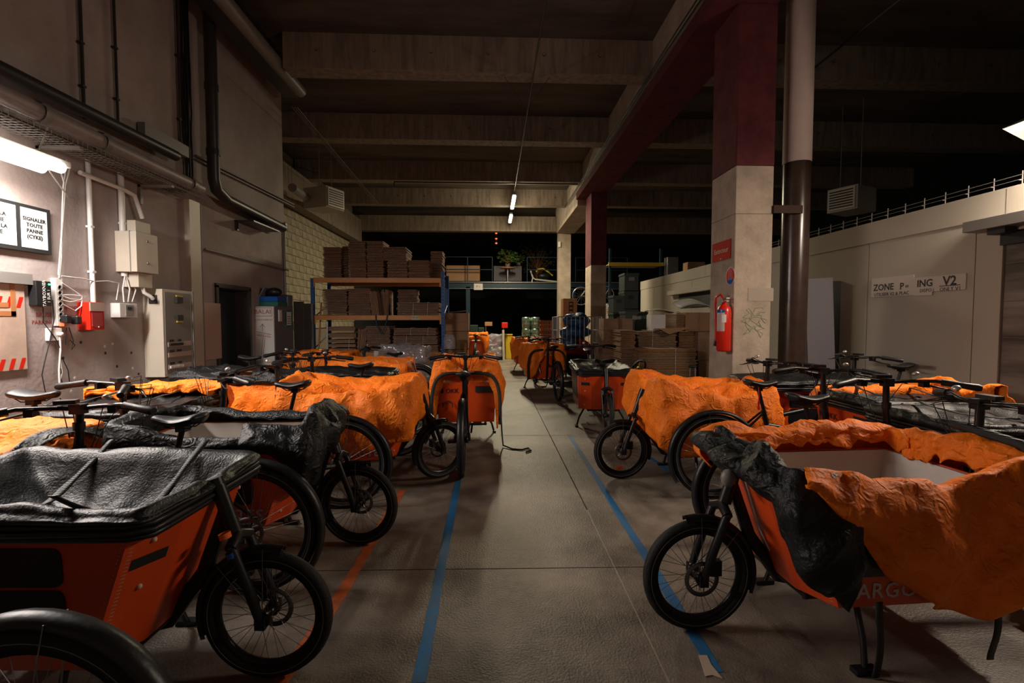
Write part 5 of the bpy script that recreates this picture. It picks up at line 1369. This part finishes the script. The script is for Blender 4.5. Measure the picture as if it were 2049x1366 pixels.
# ================================================================== AISLE LAMPS, OVERHEAD
for (y0, y1, lab) in ((14.2, 15.8, 'first lit tube lamp hanging over the aisle'), (16.6, 17.8, 'second lit tube lamp hanging farther over the aisle')):
    o = empty('tube_lamp', (.66, y0, 5.12 if y0 < 16 else 5.08), 0, lab, 'lamp')
    m = MB(); m.bb((-.05, 0, 0.03), (.05, y1-y0, .08)); m.build('housing', 'greym', o, bevel=.004)
    m = MB(); m.bb((-.055, .02, -.04), (.055, y1-y0-.02, .03)); m.build('diffuser', 'tube2', o, bevel=.02)
    m = MB(); m.tube([(0, .1, .08), (0, .1, .72)], .004, 4); m.tube([(0, y1-y0-.1, .08), (0, y1-y0-.1, .72)], .004, 4); m.build('hanger_cable', 'ink', o)
m = MB(); m.tube([(.56, -2, 4.86), (.66, 14.3, 5.24)], .013, 8); e = m.build('ceiling_conduit', 'dpipe'); tag(e, 'thin dark conduit running under the ceiling to the aisle lamps', 'conduit')
for y in (1.95, 4.9, 7.75, 10.6):
    m = MB(); m.tube([(.15, y, 5.4), (.56, y, 4.8), (.97, y, 5.4)], .004, 4); m.build('hanger_wire', 'dpipe', e)
A = PX(583, 205, -3.6)
m = MB()
for dx in (-.05, 0, .05): m.tube([PY(590+dx*100, 215, 8.5), PY(755, 408, 15.5)+Vector((dx, 0, 0))], .006, 5)
P0, P1 = PY(590, 215, 8.5), PY(755, 408, 15.5)
for k in range(14): q_ = P0.lerp(P1, k/13); m.tube([q_+Vector((-.06, 0, 0)), q_+Vector((.06, 0, 0))], .005, 4)
tag(m.build('wire_tray', 'greym'), 'narrow wire cable tray crossing under the beams above the rack', 'cable tray')
m = MB(); m.tube([(-2.7, 13.42, 5.26), (2.4, 13.42, 5.26)], .018, 6); m.tube([(-2.7, 13.42, 5.26), (-2.7, 13.42, 5.12)], .018, 6); tag(m.build('cross_conduit', 'dpipe'), 'dark conduit crossing below the third ceiling beam', 'conduit')
m = MB(); A = PY(1800, 0, 5.0); B = PY(1630, 135, 7.5); d_ = (B-A); m.tube([A-d_*.4, A+d_*3.2], .016, 6); tag(m.build('cross_conduit', 'ink'), 'dark conduit running under the ceiling beyond the maroon pillar', 'conduit')
# cable run on the maroon beam edge
m = MB()
for k in range(2): m.tube([(2.47-.02*k, y, 5.24+.03*k+.01*math.sin(y*2+k)) for y in [i*.7 for i in range(24)]], .012, 6)
tag(m.build('beam_cables', 'ink'), 'black cables following the edge of the long maroon beam', 'cables')
# air heaters
def heater(loc, s, label, rot):
    o = empty('air_heater', loc, rot, label, 'heater')
    m = MB(); m.bb((-.42*s, -.30*s, 0), (.30*s, .30*s, .50*s)); m.build('case', 'panel', o, bevel=.01)
    m = MB(); m.bb((.30*s, -.27*s, .03*s), (.34*s, .27*s, .47*s)); g_ = m.build('grille_frame', 'grille', o, bevel=.005)
    for k in range(7):
        m = MB(); m.bb((.34*s, -.23*s, (.07+.055*k)*s), (.352*s, .23*s, (.095+.055*k)*s)); m.build('louvre', 'ink', g_)
    m = MB()
    for y in (-.2, .2):
        m = MB(); m.tube([(0, y*s, .5*s), (0, y*s, 5.85-loc[2])], .008, 5); m.build('hanger_rod', 'greym', o)
c = PY(652, 420, 12.0); heater((c.x, 12.0, c.z), 1.0, 'pale box shaped air heater hung near the block wall', math.radians(-25))
c = PY(1700, 425, 9.5); heater((c.x, 9.5, c.z), .95, 'pale air heater hung in the dark beyond the brown drain pipe', math.radians(205))
m = MB(); A = PY(585, 375, 10.4); m.tube([A, PY(640, 415, 13.5)], .09, 12); tag(m.build('air_duct', 'greym'), 'round grey duct running into the heater by the block wall', 'duct')

# ================================================================== FAR HALL
MY = 21.0
zp = PY(1100, 565, MY).z
mz = empty('mezzanine', (0, MY, 0), 0, 'dark blue steel mezzanine platform with railing at the back of the hall', 'mezzanine')
xa, xb2 = PY(886, 565, MY).x, 6.0
m = MB(); m.bb((xa, 0, zp-.30), (xb2, .1, zp-.05)); m.bb((xa, .1, zp-.1), (xb2, 5, zp-.02)); m.build('platform', 'teal', mz)
m = MB(); m.tube([(xa, -.03, zp), (xb2, -.03, zp)], .03, 6); m.tube([(xa, -.03, zp-.28), (xb2, -.03, zp-.28)], .02, 6); m.build('edge_rail', 'galv', mz)
for x in (xa+.15, xa+1.1, 3.6):
    m = MB(); m.bb((x-.09, 0, 0), (x+.09, .18, zp-.2)); m.build('support_post', 'teal', mz)
gaps = (PY(985, 520, MY).x, PY(1055, 520, MY).x)
for (x0, x1) in ((xa, gaps[0]), (gaps[1], PY(1118, 520, MY).x), (PY(1152, 520, MY).x, xb2)):
    for z in (.55, 1.1):
        m = MB(); m.tube([(x0, 0, zp+z), (x1, 0, zp+z)], .025, 6); m.build('handrail', 'teal', mz)
    n_ = max(1, int((x1-x0)/.8))
    for k in range(n_+1):
        m = MB(); m.tube([(x0+(x1-x0)*k/n_, 0, zp), (x0+(x1-x0)*k/n_, 0, zp+1.1)], .025, 6); m.build('rail_post', 'teal', mz)
def fbox(name, p0, p1, pt, pb, y, d, mt, label, cat, bevel=.01, floor=False):
    A = PY(p0, pb, y)
    if floor: A.z = 0.0
    B = PY(p1, pt, y); m = MB(); m.bb((0, 0, 0), (B.x-A.x, d, B.z-A.z)); o = m.build(name, mt, bevel=bevel); o.location = (A.x, y, A.z); return tag(o, label, cat)
fbox('cardboard_box', 893, 935, 531, 562, MY+.3, .5, 'card2', 'long orange brown carton on the mezzanine, rack side', 'box')
fbox('cardboard_box', 936, 960, 531, 562, MY+.3, .5, 'card2', 'shorter orange brown carton on the mezzanine beside the long one', 'box')
fbox('grey_counter', 988, 1044, 532, 562, MY+.95, .4, 'greyboard', 'low grey counter on the mezzanine behind the round table', 'counter')
o = fbox('direction_sign', 948, 966, 567, 580, MY-.06, .02, 'paper', 'small white sign hanging on the mezzanine edge', 'sign')
text('P 1', .14, 'red_ink', o, frameT((.2, -.003, .14), (1, 0, 0), (0, 0, 1)))
c = PY(1016, 535, MY+.2); o = empty('round_table', (c.x, MY+.25, zp), 0, 'small round wooden table with pedestal on the mezzanine edge', 'table')
ht_ = c.z-zp; m = MB(); m.lathe([(0, ht_), (.34, ht_), (.34, ht_-.04), (0, ht_-.04)], 28); m.build('table_top', 'wood', o)
m = MB(); m.lathe([(.04, 0), (.04, ht_-.04)], 12); m.lathe([(0, 0.0), (.2, 0.0), (.2, .02), (0, .03)], 20); m.build('pedestal', 'galv', o)
def plant(loc, h, r, n_, mt, label, seed, trunk=True, lw=.05):
    o = empty('potted_plant', loc, 0, label, 'plant'); rnd = random.Random(seed)
    m = MB(); m.lathe([(0, 0), (.09, 0), (.12, .18), (.11, .18), (0, .16)], 14); m.build('pot', 'greym', o)
    m = MB(); st = MB()
    for i in range(n_):
        a = rnd.uniform(0, 2*PI); t = rnd.random()**.6; z = h*(.35+.65*rnd.random()); rr = r*t*(1.1-.6*abs(z/h-.6))
        p = Vector((rr*math.cos(a), rr*math.sin(a), z)); d = Vector((math.cos(a), math.sin(a), rnd.uniform(-.8, .6))).normalized()*lw*rnd.uniform(.7, 1.4)
        s_ = d.cross(Vector((rnd.uniform(-1, 1), rnd.uniform(-1, 1), 1))).normalized()*lw*.35
        m.add([p, p+d*.5+s_, p+d, p+d*.5-s_], [(0, 1, 2, 3)])
        if i % 6 == 0: st.tube([(0, 0, .16), (0, 0, z*.5), p], [.008, .005, .002], 4)
    f = m.build('foliage', mt, o, kind='stuff'); st.build('stems', 'wood', o); return o
plant((c.x, MY+.25, c.z+.0), .75, .38, 260, 'leaf', 'green potted plant standing on the round mezzanine table', 5, lw=.12)
cc = PY(1042, 535, MY+1.1); plant((cc.x-.1, MY+1.15, PY(1042, 532, MY+.95).z), .5, .22, 90, 'leaf', 'small potted plant on the grey counter', 6, lw=.10)
cc = PY(1066, 560, MY+.8); plant((cc.x+.3, MY+1.9, zp), 2.0, .85, 420, 'leafd', 'tall sparse indoor tree on the mezzanine near the pillar', 7, lw=.12)
# bench with yellow hose
A = PY(1062, 562, MY+.3)
o = empty('exercise_bench', (A.x, MY+.4, zp), 0, 'low white framed machine with a curved yellow tube on the mezzanine', 'machine')
m = MB(); m.tube([(0, 0, .55), (.1, 0, .25), (.2, 0, .17), (1.3, 0, .05)], .04, 8); m.tube([(.1, 0, .25), (.05, 0, .02)], .03, 8); m.tube([(1.25, 0, .06), (1.25, 0, .02)], .03, 8); m.build('frame', 'white', o)
m = MB(); m.tube([(.25, 0, .50), (.33, 0, .62), (.55, 0, .66), (.8, 0, .5), (1.0, 0, .34)], .035, 8); m.build('yellow_tube', 'yellow', o)
m = MB(); m.sph((.6, 0, .32), .22, 12, (1.4, .6, .7)); m.build('black_body', 'blackp', o)
# red lamps on a string
o = empty('string_lamp', (PY(993, 470, 20).x, 20, PY(993, 466, 20).z), 0, 'string of three small glowing red lamps hanging in the dark hall', 'lamp')
for k, py_ in enumerate((466, 477, 486)):
    z = PY(993, py_, 20).z-o.location.z
    m = MB(); m.lathe([(0, .10), (.03, .09), (.09, 0), (.085, 0), (.02, .08)], 16, Tr(0, 0, z)); m.build('shade', 'ink', o)
    m = MB(); m.sph((0, 0, z), .045, 10); m.build('bulb', 'ledr', o)
m = MB(); m.tube([(0, 0, 1.3), (0, 0, PY(993, 486, 20).z-o.location.z)], .006, 4); m.build('cord', 'ink', o)
# kegs: two columns
KY = 16.0
zb0 = 0.0
for j, px_ in enumerate((1053, 1071)):
    ctr = PY(px_, 640, KY); hk = PY(px_, 634, KY).z/4; rk = .152
    for k in range(4):
        m = MB(); m.lathe([(0, .01), (rk*.86, .01), (rk*.9, 0), (rk*.93, .05), (rk, .08), (rk, hk*.33), (rk*1.03, hk*.36), (rk, hk*.39), (rk, hk*.62), (rk*1.03, hk*.65), (rk, hk*.68), (rk, hk*.86), (rk*.93, hk*.9), (rk*.9, hk-.004), (rk*.8, hk-.004), (rk*.78, hk*.9), (0, hk*.9)], 24)
        ob = m.build('keg', 'keg'); ob.location = (ctr.x, KY, hk*k); tag(ob, 'green metal keg, %s of the column %s' % (('bottom', 'second from floor', 'third from floor', 'top')[k], ('nearer the aisle', 'nearer the brown crates')[j]), 'keg', 'stacked green kegs')
# brown lattice crates
A = PY(1083, 640, 13.6); B = PY(1108, 640, 13.6); w = B.x-A.x; hk = A.z/5
for k in range(5):
    m = MB(); z0, z1 = 0, hk-.01
    for zz_ in (z0+.01, (z0+z1)/2, z1-.02): 
        m.bb((0, 0, zz_), (w, .02, zz_+.02)); m.bb((0, .38, zz_), (w, .4, zz_+.02)); m.bb((0, 0, zz_), (.02, .4, zz_+.02)); m.bb((w-.02, 0, zz_), (w, .4, zz_+.02))
    for i in range(5): x = i*(w-.02)/4; m.bb((x, 0, z0), (x+.02, .02, z1)); m.bb((x, .38, z0), (x+.02, .4, z1))
    m.bb((0, 0, 0), (w, .4, .012))
    ob = m.build('bottle_crate', 'crate'); ob.location = (A.x, 13.7, hk*k); tag(ob, 'brown lattice bottle crate beside the kegs, %s from the floor' % ('first', 'second', 'third', 'fourth', 'fifth')[k], 'crate', 'brown bottle crates')
# dolly with a bag of waste, red box, post, yellow bin
DY = 17.2
A = PY(972, 712, DY); B = PY(1008, 712, DY)
o = empty('platform_dolly', (A.x, DY, 0), 0, 'low platform dolly carrying a clear bag of waste', 'dolly')
w = B.x-A.x
m = MB(); m.bb((0, 0, .12), (w, .6, .16)); m.build('deck', 'galv', o)
for (x, y) in ((.08, .08), (w-.08, .08), (.08, .5), (w-.08, .5)):
    m = MB(); m.lathe([(.01, -.02), (.055, -.02), (.055, .02), (.01, .02)], 12, Tr(x, y, .06) @ RX); m.build('castor', 'blackp', o)
m = MB(); m.tube([(0, .3, .16), (0, .3, 1.3)], .018, 6); m.tube([(w, .3, .16), (w, .3, 1.3)], .018, 6); m.build('frame', 'galv', o)
q = lump(990, 700, DY+.3, w*.9, .5, .72, 'wrap', 'clear plastic bag full of crumpled waste on the dolly', 'bag', 9.1, base=.165, stack=False); q.location.x = A.x+w/2
for k in range(5):
    bag((A.x+w*(.25+.14*k), DY+.25+.05*(k % 2), .17+.16*(k % 3)), .085, (1, 1, .8), ('card2', 'paper', 'cloth_red', 'card', 'paper')[k], 'crumpled piece of packing waste in the clear bag, %s' % ('brown', 'white low', 'red', 'dark brown', 'white high')[k], 20+k)
fbox('red_crate', 1004, 1016, 645, 656, DY+.25, .3, 'redp', 'red box held up on the dolly frame', 'box')
fbox('cardboard_box', 970, 985, 644, 652, DY+.25, .3, 'card2', 'brown carton on the dolly frame beside the red box', 'box')
A = PY(1008, 705, DY-.2); B = PY(1007, 660, DY-.2); m = MB(); m.tube([(A.x, DY-.2, 0.0), (B.x, DY-.1, B.z)], .045, 8); tag(m.build('pale_post', 'beige'), 'pale bollard tube standing against the dolly', 'post')
A = PY(1012, 700, DY+.6); B = PY(1024, 670, DY+.6); m = MB(); w2 = (B.x-A.x); m.prism([(0, 0), (w2, 0), (w2*1.05, B.z), (-.02, B.z)], .35, Tr(A.x, DY+.7, 0)); ob = m.build('wheelie_bin', 'yellow', bevel=.01); tag(ob, 'narrow yellow bin next to the dolly', 'bin')
m = MB(); m.bb((A.x-.03, DY+.5, B.z), (A.x+w2+.03, DY+.9, B.z+.03)); m.build('lid', 'yellow', ob)
# racking in the far side bay
zr = PY(1270, 528, 15.0).z; A = PY(1218, 528, 15.0); B = PY(1328, 528, 15.0)
o = empty('far_rack', (A.x, 15.0, 0), 0, 'dark rack with a yellow beam in the bay behind the cold room end', 'shelving')
m = MB(); m.bb((0, 0, zr-.06), (B.x-A.x, .05, zr+.05)); m.build('beam', 'yellow', o)
for x in (0.03, B.x-A.x-.1):
    m = MB(); m.bb((x, .05, 0), (x+.07, .12, zr+.5)); m.build('upright', 'teal', o)
m = MB(); m.bb((0, .05, zr-.03), (B.x-A.x, .9, zr)); m.build('deck', 'greym', o)
lump(1238, 545, 14.75, .8, .5, 1.9, 'wrap', 'dusty clear wrapped load standing in front of the yellow beam', 'bundle', 11.0, base=0.0, stack=True)
fbox('grey_case', 1335, 1358, 514, 560, 14.9, .3, 'galv', 'upright grey metal case standing beyond the cold room end', 'case', floor=True)
fbox('cardboard_box', 1376, 1411, 524, 541, 15.2, .4, 'card2', 'tall brown carton pile in the dark beyond the cold room', 'box', floor=True)
fbox('wall_plate', 1117, 1122, 483, 494, 18.7, .03, 'paper', 'small white box fixed high on the last concrete pillar', 'plate')
# hall clutter: dark crates and boxes in the shade
for k, (p0, p1, pt, y, lab) in enumerate(((940, 956, 650, 18.6, 'dark crate pile against the darkness behind the far cargo bike'), (957, 969, 655, 18.9, 'slimmer dark crate pile beside the platform dolly'))):
    A = PY(p0, pt, y); B = PY(p1, pt, y); m = MB(); m.bb((0, 0, 0), (B.x-A.x, .5, A.z)); ob = m.build('crate_pile', 'dcrate', bevel=.02); ob.location = (A.x, y, 0); tag(ob, lab, 'crate')
